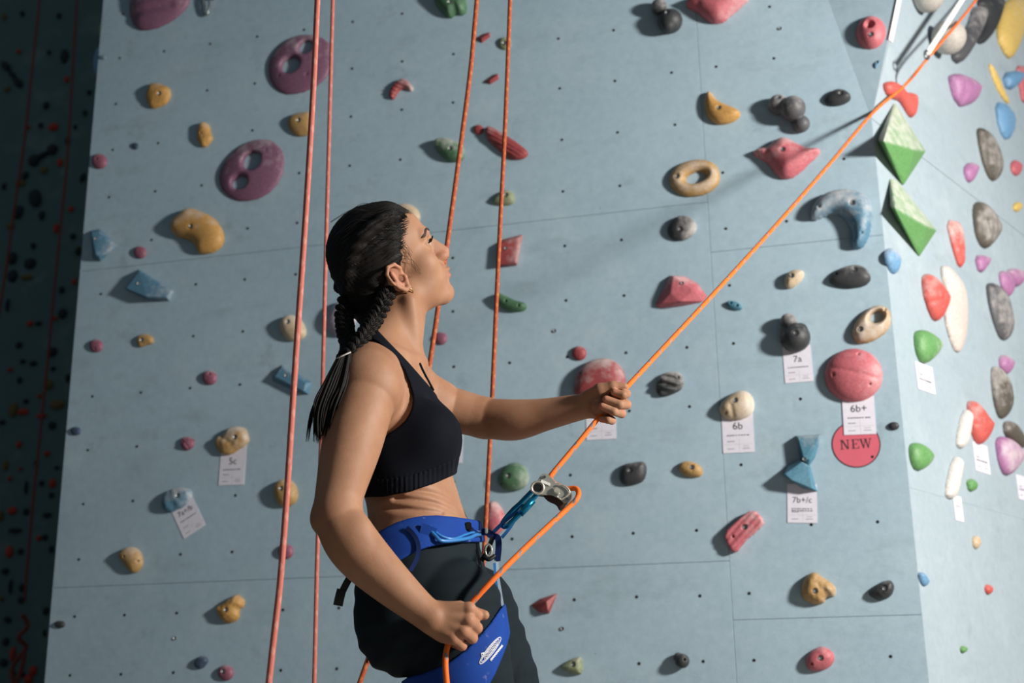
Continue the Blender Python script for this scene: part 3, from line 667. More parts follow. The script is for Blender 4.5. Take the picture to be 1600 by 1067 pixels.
HR('long dark hold with a big white chalk patch, mid height', 'F7', [(658, 563), (730, 590), (772, 680), (807, 850), (750, 917), (698, 800), (663, 650)], .07, 'dgrey', .4, 'mid')
HR('small mauve hold capped with grey above the lowest dark hold', 'F8', [(730, 38), (797, 78), (787, 140), (760, 167), (723, 110)], .05, 'mauve', .45)
HR('lowest long dark hold with a chalky top', 'F8', [(683, 120), (710, 106), (762, 170), (797, 320), (775, 392), (730, 417), (693, 280)], .07, 'brown', .5)
HR('red hold with a chalk band right of the grey slabs', 'F8', [(553, 310), (580, 298), (640, 380), (684, 430), (660, 522), (610, 564), (568, 440)], .08, 'coral', .35, screws=[(640, 480)], creases=[(590, 440, 670, 410, .008)])
HR('upper thin grey slab hold', 'F8', [(523, 343), (562, 380), (542, 550), (510, 580), (481, 540)], .05, 'white', .2, smooth=1)
HR('lower thin grey slab hold above a card', 'F8', [(468, 603), (510, 640), (482, 840), (450, 860), (420, 820)], .05, 'white', .2, smooth=1)
HR('lower green dome hold by the corner', 'F8', [(226, 560), (250, 533), (300, 548), (352, 610), (330, 672), (270, 704), (238, 650)], .06, 'lime', .3, 'right')
HR('small square green hold right of the lower grey slab', 'F8', [(538, 745), (577, 738), (594, 800), (555, 817)], .035, 'lime', .2, smooth=1)
HR('big mauve hold with a round chalk patch at the frame edge', 'F8', [(708, 498), (780, 508), (854, 590), (842, 660), (770, 742), (728, 650)], .08, 'mauve', .55, 'mid')
HR('dark hold behind the big mauve hold', 'F8', [(750, 413), (800, 420), (854, 520), (860, 585), (800, 540), (753, 490)], .06, 'brown', .35)
HR('small blue oval foothold by the lower corner', 'R6', [(943, 140), (965, 130), (1007, 190), (990, 232), (958, 205)], .03, 'sky', .15)
HR('tiny red foothold on the lower bright face', 'R6', ell_pts(1380, 243, 18, 34, -8, 12), .03, 'coral', .35, smooth=1)
HR('tiny green foothold on the lower bright face', 'R6', ell_pts(1223, 618, 16, 24, 0, 12), .025, 'lime', .35, smooth=1)
HR('tiny tan foothold below the lower grey slab', 'PX', ell_pts(1526, 847, 5, 11, -5, 12), .03, 'cream', .3, smooth=1)
HR('tiny yellow foothold at the right frame edge', 'PX', ell_pts(1590, 323, 6, 8, 0, 12), .03, 'sun', .2, smooth=1)
HR('pinkish red hold cut by the right frame edge, near the top', 'PX', [(1588, 100), (1606, 104), (1612, 150), (1600, 165), (1594, 130)], .05, 'pink', .3, smooth=1)
# ---- holds that stick out past the left edge of the tower
def HL(label, px, y0, y1, h, col):
    v0 = LEFT.uv(px, y1)[1]; v1 = LEFT.uv(px, y0)[1]
    u = .06; r = (v1 - v0) / 2
    g = .003; xs = np.arange(-r * 1.1, r * 1.1, g); zs = np.arange(-2 * g, h + 3 * g, g)
    X, Y, Z = np.meshgrid(xs, xs, zs, indexing='ij')
    f = (np.sqrt((X / (r * .6)) ** 2 + (Y / r) ** 2 + (Z / h) ** 2) - 1) * h + .002 * lump(X, Y, Z, 60, int(px))
    f = np.maximum(f, -Z)
    V, Q = surface_nets(f, (xs[0], xs[0], zs[0]), g)
    o = quick_mesh('climbing_hold', V, Q, hold_mat(col, .2, 'up'))
    M = Matrix.Identity(4); p = LEFT.pt(u, (v0 + v1) / 2)
    for i in range(3): M[i][0] = -LEFT.d[i]; M[i][1] = (0, 0, 1)[i]; M[i][2] = LEFT.n[i]; M[i][3] = p[i]
    o.matrix_world = M
    tag(o, label, 'climbing hold'); HOLDS.append(o)
HL('dim green hold sticking out past the left wall edge, topmost', 150, 8, 44, .045, 'lime')
HL('dim blue hold sticking out past the left wall edge', 148, 48, 112, .05, 'sky')
HL('dim green hold sticking out past the left wall edge, lowest', 138, 168, 205, .04, 'green')
# ------------------------------------------------------------------ route cards and sticker
M_PAPER = plain('white card paper', '#dcdae6', .7)
M_INK = plain('black print ink', '#1a1b1f', .8)
M_GREYINK = plain('grey print ink', '#77757f', .8)
def text_mesh(body, size):
    cu = bpy.data.curves.new('lettering', 'FONT'); cu.body = body; cu.size = size; cu.align_x = 'CENTER'; cu.align_y = 'CENTER'
    cu.resolution_u = 3
    o = bpy.data.objects.new('lettering_tmp', cu); COL.objects.link(o)
    dg = bpy.context.evaluated_depsgraph_get(); dg.update()
    me = bpy.data.meshes.new_from_object(o.evaluated_get(dg)); bpy.data.objects.remove(o)
    return me
def rects(name, L, mat, parent, z):
    V = []; Fc = []
    for x0, y0, x1, y1 in L:
        k = len(V); V += [(x0, y0, z), (x1, y0, z), (x1, y1, z), (x0, y1, z)]; Fc.append((k, k + 1, k + 2, k + 3))
    return mesh_obj(name, V, Fc, mat, parent)
def card(label, crop, corners, grade, plane=None, head=True, w=.0010, gpos=.36, tsize=.30, lines=2):
    'corners TL TR BR BL in crop pixels; the top part may sit under a hold'
    plane = plane or MAIN
    ox, oy, s = CROP[crop]
    P = [np.array(plane.uv(ox + x * s, oy + y * s)) for x, y in corners]
    c = sum(P) / 4; ax = ((P[1] - P[0]) + (P[2] - P[3])) / 2; W = np.linalg.norm(ax); ang = math.atan2(ax[1], ax[0])
    ay = ((P[0] - P[3]) + (P[1] - P[2])) / 2; Hh = np.linalg.norm(ay)
    bm = bmesh.new(); box_mesh(bm, Matrix.Identity(4), W, Hh, .0008)
    for v in bm.verts:                                  # slightly curled lower edge
        if v.co.y < 0 and v.co.z > 0: v.co.z += .0006
    o = bm_obj('route_card', bm, M_PAPER); o.matrix_world = plane.mat(c[0], c[1], w) @ Matrix.Rotation(ang, 4, 'Z')
    tag(o, label, 'card', 'route cards')
    z = .0011
    if grade:
        me = text_mesh(grade, W * tsize * 1.12); me.materials.append(M_INK)
        t = bpy.data.objects.new('lettering', me); link(t, o); t.location = (0, Hh * (.5 - gpos), z)
    y = Hh * (.5 - gpos) - W * .30
    R = []
    for k in range(lines): R += [(-W * .36 + i * W * .09, y - k * W * .07 - W * .012, -W * .36 + i * W * .09 + W * random.uniform(.05, .085), y - k * W * .07 + W * .018) for i in range(8)]
    rects('printed_line', R, M_INK, o, z)
    yb = -Hh * .5
    G_ = [(-W * .36, yb + W * .36, -W * .12, yb + W * .385), (-W * .36, yb + W * .12, -W * .14, yb + W * .14), (W * .12, yb + W * .12, W * .36, yb + W * .14), (W * .14, yb + W * .20, W * .33, yb + W * .215),
          (-W * .47, yb + W * .27, W * .47, yb + W * .274), (W * .02, yb + W * .02, W * .024, yb + W * .46)]
    rects('printed_form', G_, M_GREYINK, o, z)
    return o
card('white card reading 5c under the cream and yellow rock hold', 'T6', [(1032, 400), (1197, 395), (1192, 660), (1022, 668)], '5c', gpos=.42, lines=1)
card('tilted white card reading 7a+/b on the lower left', 'T6', [(685, 800), (835, 710), (928, 925), (797, 1018)], '7a+/b', gpos=.38, tsize=.26, lines=1)
card('white card reading 7a under the black multi-ball hold', 'R3', [(876, 262), (1043, 250), (1058, 455), (903, 470)], '7a', gpos=.37, lines=1)
card('white card reading 6b under the beige hold', 'R3', [(533, 640), (716, 632), (722, 858), (548, 868)], '6b', gpos=.34, lines=1)
card('white card reading 6b+ under the large pink dome', 'R3', [(1220, 545), (1403, 540), (1415, 755), (1232, 765)], '6b+', w=.0022, gpos=.33, lines=1)
card('white card reading 7b+/c under the blue hourglass hold', 'R8', [(468, 790), (644, 800), (655, 1015), (490, 1022)], '7b+/c', gpos=.42, tsize=.26)
card('white card below the raised hand', 'P3', [(1150, 420), (1395, 412), (1405, 665), (1155, 685)], None, lines=0)
card('white card half hidden by the chest', 'P3', [(-110, 600), (125, 595), (122, 870), (-100, 878)], None, lines=1, gpos=.2)
card('white card under the upper green dome on the bright face', 'F8', [(248, 90), (345, 120), (357, 275), (262, 235)], None, RIGHT, lines=1, gpos=.15)
card('white card under the red hold on the bright face', 'F8', [(560, 530), (652, 560), (662, 720), (590, 693)], None, RIGHT, lines=1, gpos=.2)
card('white card under the lower grey slab on the bright face', 'F8', [(455, 830), (507, 843), (514, 980), (473, 970)], None, RIGHT, lines=1, gpos=.15)
card('white card at the right frame edge below the mauve hold', 'PX', [(1588, 742), (1606, 746), (1610, 785), (1590, 778)], None, RIGHT, lines=1, gpos=.15)
# NEW sticker
su, sv_ = MAIN.uv(980 + 1300 * .275, 470 + 815 * .275)
rr = .0735
bm = bmesh.new(); bmesh.ops.create_cone(bm, cap_ends=True, segments=64, radius1=rr, radius2=rr, depth=.0006)
st = bm_obj('round_sticker', bm, plain('pink sticker film', '#cf6172', .5)); st.matrix_world = MAIN.mat(su, sv_, .0005)
tag(st, 'round pink sticker reading NEW with a dark rim', 'sticker')
V = []; Fc = []
for k in range(64):
    a = 2 * math.pi * k / 64
    for r_ in (rr * .955, rr): V.append((r_ * math.cos(a), r_ * math.sin(a), .0005))
for k in range(64): Fc.append((2 * k, 2 * k + 1, (2 * k + 3) % 128, (2 * k + 2) % 128))
M_NEW = plain('dark maroon print', '#2c1a20', .7)
mesh_obj('rim', V, Fc, M_NEW, st)
def glyph(L, x0, sc):
    V = []; Fc = []
    for q in L:
        k = len(V); V += [(x0 + x * sc, y * sc, .0005) for x, y in q]; Fc.append(tuple(range(k, k + len(q))))
    return V, Fc
bxq = lambda a, b, c, d: [(a, b), (c, b), (c, d), (a, d)]
Ng = [bxq(.10, 0, .21, 1), bxq(0, 0, .32, .07), bxq(0, .93, .24, 1), bxq(.73, 0, .83, 1), bxq(.62, .93, .94, 1), [(.10, 1), (.30, 1), (.83, 0), (.66, 0)]]
Eg = [bxq(.1, 0, .26, 1), bxq(0, 0, .74, .07), bxq(0, .93, .72, 1), bxq(.66, .07, .74, .26), bxq(.65, .76, .72, .93), bxq(.26, .47, .52, .54), bxq(.48, .38, .54, .63)]
Wg = [[(.06, 1), (.24, 1), (.46, 0), (.34, 0)], [(.34, 0), (.42, 0), (.66, 1), (.58, 1)], [(.54, 1), (.70, 1), (.92, 0), (.80, 0)], [(.80, 0), (.88, 0), (1.14, 1), (1.06, 1)], bxq(-.03, .93, .34, 1), bxq(.46, .93, .80, 1), bxq(.95, .93, 1.24, 1)]
sc_ = .030
for g_, x0 in ((Ng, -.0475), (Eg, -.0135), (Wg, .0105)):
    V, Fc = glyph(g_, x0, sc_)
    o = mesh_obj('letter', [(x * 1.0, y - .014, z) for x, y, z in V], Fc, M_NEW, st)
# spare bolts and a hanger on the wall
for px, py in ((879, 982), (867, 517), (274, 997), (1219, 45)):
    u, v = MAIN.uv(px, py)
    b = bpy.data.objects.new('bolt', BOLT_ME); link(b, wall_front); b.matrix_world = MAIN.mat(u, v, .002)
M_STEEL = plain('dull steel', '#8e9494', .35, .9)
hu, hv = MAIN.uv(325, 8)
hg = empty('bolt_hanger', tuple(MAIN.pt(hu, hv)))
tag(hg, 'steel bolt hanger with a carabiner at the top left', 'hanger')
def adopt(o, par):
    o.parent = par; o.matrix_parent_inverse = par.matrix_basis.inverted(); return o
bm = bmesh.new(); box_mesh(bm, MAIN.mat(hu, hv + .045, .003), .03, .05, .004); bmesh.ops.bevel(bm, geom=list(bm.edges), offset=.0015, segments=2, affect='EDGES')
adopt(bm_obj('plate', bm, M_STEEL), hg)
pts = [MAIN.pt(hu + .013 * math.cos(a), hv - .002 + .048 * math.sin(a), .014 + .004 * math.sin(a)) for a in [2 * math.pi * k / 28 for k in range(28)]]
adopt(tube('carabiner', pts, .0045, M_STEEL, None, 8, True), hg)

# ------------------------------------------------------------------ ropes
def rope_mat(name, c_main, c_fleck, fleck, period=.045):
    N = NT(name, .75); uv = N.n('ShaderNodeUVMap'); sep = N.n('ShaderNodeSeparateXYZ'); N.l(uv.outputs[0], sep.inputs[0])
    u, v = sep.outputs[0], sep.outputs[1]
    a = N.math('FRACT', N.math('ADD', N.math('DIVIDE', v, period), u))
    b = N.math('FRACT', N.math('SUBTRACT', N.math('DIVIDE', v, period * .8), N.math('MULTIPLY', u, 2)))
    m_ = N.math('MULTIPLY', N.math('LESS_THAN', a, fleck), N.math('LESS_THAN', b, .62))
    col = N.mix(m_, srgb(c_main), srgb(c_fleck))
    s1 = N.math('SINE', N.math('MULTIPLY', N.math('ADD', N.math('DIVIDE', v, .0042), N.math('MULTIPLY', u, 6)), 6.2832))
    s2 = N.math('SINE', N.math('MULTIPLY', N.math('SUBTRACT', N.math('DIVIDE', v, .0042), N.math('MULTIPLY', u, 6)), 6.2832))
    br = N.math('MULTIPLY', s1, s2)
    col = N.mix(N.math('MULTIPLY', N.math('ADD', br, 1.0), .12), col, tuple(x * .45 for x in srgb(c_main)[:3]) + (1,))
    N.l(col, N.b.inputs['Base Color']); N.bump(br, .22, .0005)
    return N.m
def rope(name, pts, rad, mat, parent=None, res=10):
    o = tube(name, pts, rad, mat, parent, res)
    me = o.data; uvl = me.uv_layers.new(name='UVMap'); n = len(pts)
    L = [0.0]
    for i in range(1, n): L.append(L[-1] + float(np.linalg.norm(np.array(pts[i]) - np.array(pts[i - 1]))))
    for p in me.polygons:
        ks = [(me.loops[l].vertex_index % res) for l in p.loop_indices]
        wrap = 0 in ks and res - 1 in ks
        for l in p.loop_indices:
            vi = me.loops[l].vertex_index; k = vi % res
            uvl.data[l].uv = ((k + (res if wrap and k == 0 else 0)) / res, L[vi // res])
    return o
M_CORAL = rope_mat('coral rope sheath', '#bf6c60', '#c98478', .3)
M_ORANGE = rope_mat('orange rope sheath', '#f0701c', '#6f7f86', .16, .06)
M_ORANGE2 = rope_mat('orange red rope sheath', '#a84d2c', '#bd6c3a', .35, .03)
def hang(px, yy, tofloor=True):
    P = [at(x, y, yy) for x, y in px]
    up = P[0] + (P[0] - P[1]) / np.linalg.norm(P[0] - P[1]) * .9
    P = [up] + P
    if tofloor:
        e = P[-1] + (P[-1] - P[-2]) * ((P[-1][2] - .012) / (P[-2][2] - P[-1][2])); P.append(e)
    return spline(P, 8)
tag(rope('climbing_rope', hang([(496, 0), (490, 130), (478, 330), (462, 560), (441, 870), (420, 1067)], 2.12), .0056, M_CORAL), 'nearest coral rope hanging left of the climber', 'rope')
tag(rope('climbing_rope', hang([(520, 0), (515, 180), (509, 400), (503, 640), (496, 860), (491, 1067)], 3.15), .0054, M_CORAL), 'thinner coral rope hanging behind the braid', 'rope')
tag(rope('climbing_rope', hang([(746, -10), (735, 110), (718, 240), (703, 350), (688, 455), (675, 545), (650, 700), (608, 900), (575, 1030), (562, 1067)], 3.0), .0062, M_ORANGE2), 'orange rope hanging behind the face of the climber', 'rope')
tag(rope('climbing_rope', hang([(797, 0), (789, 200), (778, 420), (769, 620), (762, 760), (757, 850), (750, 960), (744, 1067)], 3.0), .0056, M_ORANGE2), 'orange rope hanging between the face and the raised hand', 'rope')
# quickdraw on the bright face
qa, qb = RIGHT.uv(1449, 84, .125), RIGHT.uv(1512, -14, .125)
qd = empty('quickdraw', tuple(RIGHT.pt(qb[0], qb[1], .125)))
tag(qd, 'white quickdraw sling carrying the diagonal rope, upper right', 'quickdraw')
dq = np.array([qb[0] - qa[0], qb[1] - qa[1]]); lq = np.linalg.norm(dq); aq = math.atan2(dq[1], dq[0])
bm = bmesh.new(); box_mesh(bm, RIGHT.mat((qa[0] + qb[0]) / 2, (qa[1] + qb[1]) / 2, .125) @ Matrix.Rotation(aq, 4, 'Z'), lq, .022, .006)
bmesh.ops.bevel(bm, geom=list(bm.edges), offset=.0015, segments=2, affect='EDGES')
adopt(bm_obj('sling', bm, plain('white webbing', '#f2f0ee', .7)), qd)
qc = np.array(qa) - dq / lq * .012
pts = [RIGHT.pt(qc[0] + .022 * math.cos(a) * dq[0] / lq - .013 * math.sin(a) * dq[1] / lq, qc[1] + .022 * math.cos(a) * dq[1] / lq + .013 * math.sin(a) * dq[0] / lq, .125) for a in [2 * math.pi * k / 24 for k in range(24)]]
adopt(tube('carabiner', pts, .0045, M_STEEL, None, 8, True), qd)
pts = [RIGHT.pt(qb[0], qb[1], .125), RIGHT.pt(qb[0] + .03, qb[1] + .06, .08), RIGHT.pt(qb[0] + .05, qb[1] + .12, .005)]
adopt(tube('upper_carabiner', spline(pts, 6), .006, M_STEEL, None, 8), qd)

# ------------------------------------------------------------------ far dark wall: dim blurred holds and ropes
M_FR = rope_mat('dull red rope', '#8a3a30', '#a05040', .3)
far_specs = []
for crop, L, col in (('L1', [(250, 590, 30, 26), (128, 592, 16, 14), (280, 755, 18, 26), (310, 370, 14, 20), (330, 970, 16, 20), (262, 1050, 14, 14), (88, 240, 16, 14)], 'coral'),
                     ('L2', [(145, 475, 20, 16), (112, 895, 34, 20), (200, 915, 30, 16), (262, 450, 18, 12), (92, 1052, 14, 20), (50, 695, 16, 12), (190, 820, 12, 12), (355, 275, 16, 18), (268, 28, 14, 22)], 'coral'),
                     ('L3', [(58, 285, 26, 22), (240, 162, 18, 24), (44, 472, 22, 30), (178, 410, 16, 12), (215, 26, 16, 16), (152, 1012, 20, 26), (130, 1050, 24, 24), (60, 935, 14, 36), (94, 96, 10, 10), (46, 140, 10, 14)], 'coral'),
                     ('L1', [(95, 850, 34, 20), (205, 790, 22, 20), (35, 415, 18, 20), (50, 1050, 24, 18), (20, 80, 16, 22)], 'gold'),
                     ('L2', [(65, 885, 26, 40), (130, 255, 40, 18), (55, 12, 20, 14), (232, 765, 30, 30), (275, 860, 44, 26)], 'gold'),
                     ('L3', [(28, 80, 16, 30), (5, 310, 12, 30), (8, 685, 12, 12)], 'gold')):
    for x, y, rx, ry in L: far_specs.append((crop, x, y, rx, ry, 0, col))
for x, y, rx, ry, an in ((165, 920, 36, 54, -20), (85, 985, 32, 44, 15), (195, 1000, 18, 30, 0), (300, 262, 26, 46, 0), (215, 490, 18, 24, 0), (190, 582, 14, 18, 0), (350, 590, 12, 16, 0), (315, 655, 16, 24, 0), (118, 815, 20, 26, 20), (20, 865, 14, 24, 0), (385, 825, 16, 30, 20), (228, 245, 12, 16, 0), (275, 75, 14, 18, 0), (105, 65, 14, 20, 0), (415, 430, 14, 16, 0), (395, 525, 14, 20, 0)):
    far_specs.append(('L1', x, y, rx, ry, an, 'black'))
for x, y, rx, ry, an in ((145, 190, 36, 32, 0), (38, 388, 10, 44, 0), (300, 428, 26, 32, 0), (295, 315, 18, 22, 0), (250, 610, 30, 28, 0), (92, 578, 20, 20, 0), (160, 665, 22, 16, 0), (110, 655, 18, 14, 0), (185, 475, 18, 14, 0), (255, 690, 14, 14, 0), (95, 745, 14, 20, 0), (250, 960, 24, 22, 0), (125, 845, 16, 14, 0), (375, 130, 20, 30, 0), (12, 945, 20, 14, 0), (160, 105, 16, 20, 0), (325, 735, 14, 24, 0), (350, 60, 18, 20, 0)):
    far_specs.append(('L2', x, y, rx, ry, an, 'black'))
for x, y, rx, ry, an in ((120, 290, 18, 20, 0), (70, 375, 40, 14, 0), (215, 305, 24, 14, 0), (95, 470, 16, 16, 0), (25, 560, 20, 18, 0), (100, 635, 14, 22, 0), (98, 690, 18, 18, 0), (36, 780, 22, 16, 25), (28, 880, 18, 22, 0), (18, 975, 24, 20, 0), (210, 740, 16, 20, 0), (205, 840, 10, 20, 0), (235, 460, 12, 20, 0), (165, 68, 12, 14, 0), (190, 160, 14, 14, 0), (260, 90, 14, 10, 0), (235, 215, 14, 16, 0), (60, 1025, 16, 14, 0), (108, 1030, 10, 14, 0), (205, 405, 16, 16, 0), (50, 630, 8, 40, 0), (120, 180, 8, 36, 0)):
    far_specs.append(('L3', x, y, rx, ry, an, 'black'))
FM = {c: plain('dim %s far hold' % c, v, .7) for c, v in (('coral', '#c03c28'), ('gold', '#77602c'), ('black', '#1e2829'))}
def far_blob(seed):
    ax = np.arange(-1.2, 1.21, .16); X, Y, Z = np.meshgrid(ax, ax, np.arange(-.2, 1.3, .16), indexing='ij')
    f = np.sqrt(X ** 2 + Y ** 2 + Z ** 2) - 1 + .16 * lump(X, Y, Z, 1.8, seed)
    return surface_nets(np.maximum(f, -Z), (ax[0], ax[0], -.2), .16)
BLOB = [far_blob(40 + k) for k in range(4)]
FAR_ME = {}
for kk in range(4):
    for c in FM:
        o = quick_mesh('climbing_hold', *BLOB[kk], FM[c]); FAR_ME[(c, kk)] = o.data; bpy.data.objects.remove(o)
FAR_NAME = dict(coral='red', gold='brownish yellow', black='black')
def far_place(crop, x, y):
    ox, oy, s = CROP[crop]; return ox + x * s, oy + y * s, s
for i, (crop, x, y, rx, ry, an, c) in enumerate(far_specs):
    px, py, s = far_place(crop, x, y)
    u, v = FAR.uv(px, py)
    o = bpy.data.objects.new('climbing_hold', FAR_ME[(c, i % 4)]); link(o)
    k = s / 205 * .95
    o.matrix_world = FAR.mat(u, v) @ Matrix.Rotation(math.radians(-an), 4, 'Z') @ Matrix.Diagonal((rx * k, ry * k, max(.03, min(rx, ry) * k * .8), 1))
    band = ['top edge', 'upper part', 'middle', 'lower part', 'bottom'][min(4, int(py / 214))]
    side = 'by the left frame edge' if px < 45 else ('beside the tower' if px > 95 - 45 * (py / 1067) + 15 else 'between the two')
    size = 'larger' if rx * ry * s * s > 75 else 'small'
    side = {'by the left frame edge': 'near the left frame edge', 'beside the tower': 'close to the tower', 'between the two': 'halfway to the tower'}[side]
    tag(o, '%s blurred %s hold, %s of far wall, %s' % (size, FAR_NAME[c], band, side), 'climbing hold', '%s %s far holds, %s, %s' % (size, FAR_NAME[c], band, side))
def far_multi(label, crop, parts, c='black'):
    Vs, Qs = [], []; n = 0
    cs = [far_place(crop, p[0], p[1]) for p in parts]
    uv = [FAR.uv(a, b) for a, b, s in cs]; cu = np.mean(uv, 0)
    for (x, y, rx, ry, an), (a, b, s), q in zip(parts, cs, uv):
        k = s / 205 * .95; r = math.radians(-an); V, Q = BLOB[1]
        V = V * [rx * k, ry * k, max(.04, min(rx, ry) * k * .8)]
        V = np.stack([V[:, 0] * math.cos(r) - V[:, 1] * math.sin(r) + q[0] - cu[0], V[:, 0] * math.sin(r) + V[:, 1] * math.cos(r) + q[1] - cu[1], V[:, 2]], 1)
        Vs.append(V); Qs.append(Q + n); n += len(V)
    o = quick_mesh('climbing_hold', np.concatenate(Vs), np.concatenate(Qs), FM[c]); o.matrix_world = FAR.mat(cu[0], cu[1])
    tag(o, label, 'climbing hold')
far_multi('long dark bone-shaped hold slanting at the left frame edge, far wall', 'L1', [(30, 310, 40, 22, 45), (85, 385, 42, 22, 45), (58, 348, 40, 15, 45)])
far_multi('dark dumbbell-shaped hold on the far wall', 'L1', [(160, 745, 34, 38, 0), (245, 695, 32, 34, 0), (200, 722, 44, 18, -25)])
far_multi('upright dark figure-eight hold at mid height on the far wall', 'L2', [(60, 165, 28, 40, 0), (62, 250, 30, 40, 0)])
def far_rope(label, px, knot=None):
    e = empty('climbing_rope', tuple(at(*px[-1], 8.9))); tag(e, label, 'rope')
    P = [at(x, y, 8.9) for x, y in px]; P = [P[0] + (P[0] - P[1]) * 1.5] + P
    adopt(rope('strand', spline(P, 6), .010, M_FR), e)
    if knot:
        K = [at(knot[0] + dx, knot[1] + dy, 8.9 + dz) for dx, dy, dz in ((0, 0, 0), (8, 18, .03), (-6, 36, -.02), (6, 50, .03), (-5, 66, .0), (-16, 85, .0), (-12, 110, 0), (-2, 88, 0), (4, 60, 0))]
        adopt(rope('knot', spline(K, 8), .016, M_FR), e)
    return e
far_rope('dull red rope hanging nearest the tower on the far wall', [(120, 0), (113, 120), (104, 260), (88, 420), (72, 590), (52, 780), (38, 940)], (35, 960))
far_rope('dull red rope at the left frame edge on the far wall', [(62, 0), (50, 110), (38, 220), (22, 330), (8, 430), (-14, 560)])
# ------------------------------------------------------------------ the climber
Y0 = 2.5
def J(px, py, dy=0.0): return at(px, py, Y0 + dy)
def pixels(X, Y, Z):
    qx, qy, qz = X, Y, Z - CAMZ
    z = qx * _F[0] + qy * _F[1] + qz * _F[2]
    return 800 + FPX * (qx * _R[0] + qy * _R[1] + qz * _R[2]) / z, 533.5 - FPX * (qx * _U[0] + qy * _U[1] + qz * _U[2]) / z
class Prim:
    def __init__(s, lo, hi, fn, k=.01, op='add'):
        s.lo, s.hi, s.fn, s.k, s.op = np.array(lo), np.array(hi), fn, k, op
def rcone(a, b, r1, r2, k=.012, op='add'):
    a, b = np.array(a, float), np.array(b, float); d = b - a; L = d @ d + 1e-12
    def fn(X, Y, Z):
        wx, wy, wz = X - a[0], Y - a[1], Z - a[2]
        t = np.clip((wx * d[0] + wy * d[1] + wz * d[2]) / L, 0, 1)
        return np.sqrt((wx - t * d[0]) ** 2 + (wy - t * d[1]) ** 2 + (wz - t * d[2]) ** 2) - (r1 + (r2 - r1) * t)
    r = max(r1, r2)
    return Prim(np.minimum(a, b) - r, np.maximum(a, b) + r, fn, k, op)
def chain(pts, rads, k=.01, k0=None):
    return [rcone(pts[i], pts[i + 1], rads[i], rads[i + 1], k0 if (k0 and i == 0) else min(k, .004)) for i in range(len(pts) - 1)]
def ell(c, r, R=None, k=.012, op='add'):
    c = np.array(c, float); r = np.array(r, float); R = np.eye(3) if R is None else np.array(R)
    def fn(X, Y, Z):
        w = (X - c[0], Y - c[1], Z - c[2])
        q = [w[0] * R[i][0] + w[1] * R[i][1] + w[2] * R[i][2] for i in range(3)]
        k0 = np.sqrt((q[0] / r[0]) ** 2 + (q[1] / r[1]) ** 2 + (q[2] / r[2]) ** 2)
        k1 = np.sqrt((q[0] / r[0] ** 2) ** 2 + (q[1] / r[1] ** 2) ** 2 + (q[2] / r[2] ** 2) ** 2)
        return k0 * (k0 - 1) / np.maximum(k1, 1e-9)
    m = r.max()
    return Prim(c - m, c + m, fn, k, op)
PHI = math.radians(-14)
def stack(knots, k=.02, phi=PHI, n=2.3):
    'elliptical sections: (py, px_left, px_right, half_width, dy)'
    Z_, CX, CY, A, B = [], [], [], [], []
    for py, pl, pr, b, dy in knots:
        l, r = J(pl, py, dy), J(pr, py, dy); S = (r[0] - l[0]) / 2
        Z_.append((l[2] + r[2]) / 2); CX.append((l[0] + r[0]) / 2); CY.append(Y0 + dy); B.append(b)
        A.append(math.sqrt(max(S * S - (b * math.sin(phi)) ** 2, .0009)) / math.cos(phi))
    o = np.argsort(Z_); Z_ = np.array(Z_)[o]; T = [np.array(v)[o] for v in (CX, CY, A, B)]
    zz = np.linspace(Z_[0], Z_[-1], 200); sm = []
    for v in T:
        q = np.interp(zz, Z_, v); ker = np.hanning(21); ker /= ker.sum()
        sm.append(np.convolve(np.pad(q, 10, mode='edge'), ker, mode='valid'))
    c, s_ = math.cos(phi), math.sin(phi)
    def fn(X, Y, Z):
        cx, cy, a, b = [np.interp(Z, zz, v) for v in sm]
        wx, wy = X - cx, Y - cy
        u = (wx * c + wy * s_) / a; v = (-wx * s_ + wy * c) / b
        d = ((np.abs(u) ** n + np.abs(v) ** n) ** (1 / n) - 1) * np.minimum(a, b)
        return np.maximum(d, np.maximum(Z - zz[-1], zz[0] - Z))
    m = max(T[2].max(), T[3].max()) + .02
    return Prim((T[0].min() - m, T[1].min() - m, zz[0]), (T[0].max() + m, T[1].max() + m, zz[-1]), fn, k)
def limb(pts, rads, n=5, k0=.03):
    n = 13
    P = spline([tuple(p) + (r,) for p, r in zip(pts, rads)], n)
    return chain([p[:3] for p in P], [p[3] for p in P], .002, k0)
class Field:
    def __init__(s, prims, h, lo=None, hi=None, pad=.02):
        adds = [p for p in prims if p.op == 'add']
        lo = np.min([p.lo for p in adds], 0) - pad if lo is None else np.array(lo)
        hi = np.max([p.hi for p in adds], 0) + pad if hi is None else np.array(hi)
        s.h = h; s.lo = lo
        s.ax = [np.arange(lo[i], hi[i] + h, h, dtype=np.float32) for i in range(3)]
        s.f = np.full([len(a) for a in s.ax], .3, np.float32)
        for p in prims: s.apply(p)
    def sub(s, lo, hi):
        r = []
        for i in range(3):
            a = int(max(0, math.floor((lo[i] - s.lo[i]) / s.h))); b = int(min(len(s.ax[i]), math.ceil((hi[i] - s.lo[i]) / s.h) + 1))
            r.append(slice(a, max(a, b)))
        return tuple(r)
    def grid(s, sl): return np.meshgrid(*[s.ax[i][sl[i]] for i in range(3)], indexing='ij', sparse=True)
    def apply(s, p):
        m = max(p.k, .004) * 1.2 + 3 * s.h
        sl = s.sub(p.lo - m, p.hi + m)
        if any(q.stop <= q.start for q in sl): return
        d = p.fn(*s.grid(sl)).astype(np.float32); d = np.broadcast_to(d, s.f[sl].shape)
        if p.op == 'add': s.f[sl] = smin(s.f[sl], d, p.k)
        else: s.f[sl] = smax(s.f[sl], -d, p.k)
    def mesh(s): return surface_nets(s.f, s.lo, s.h)

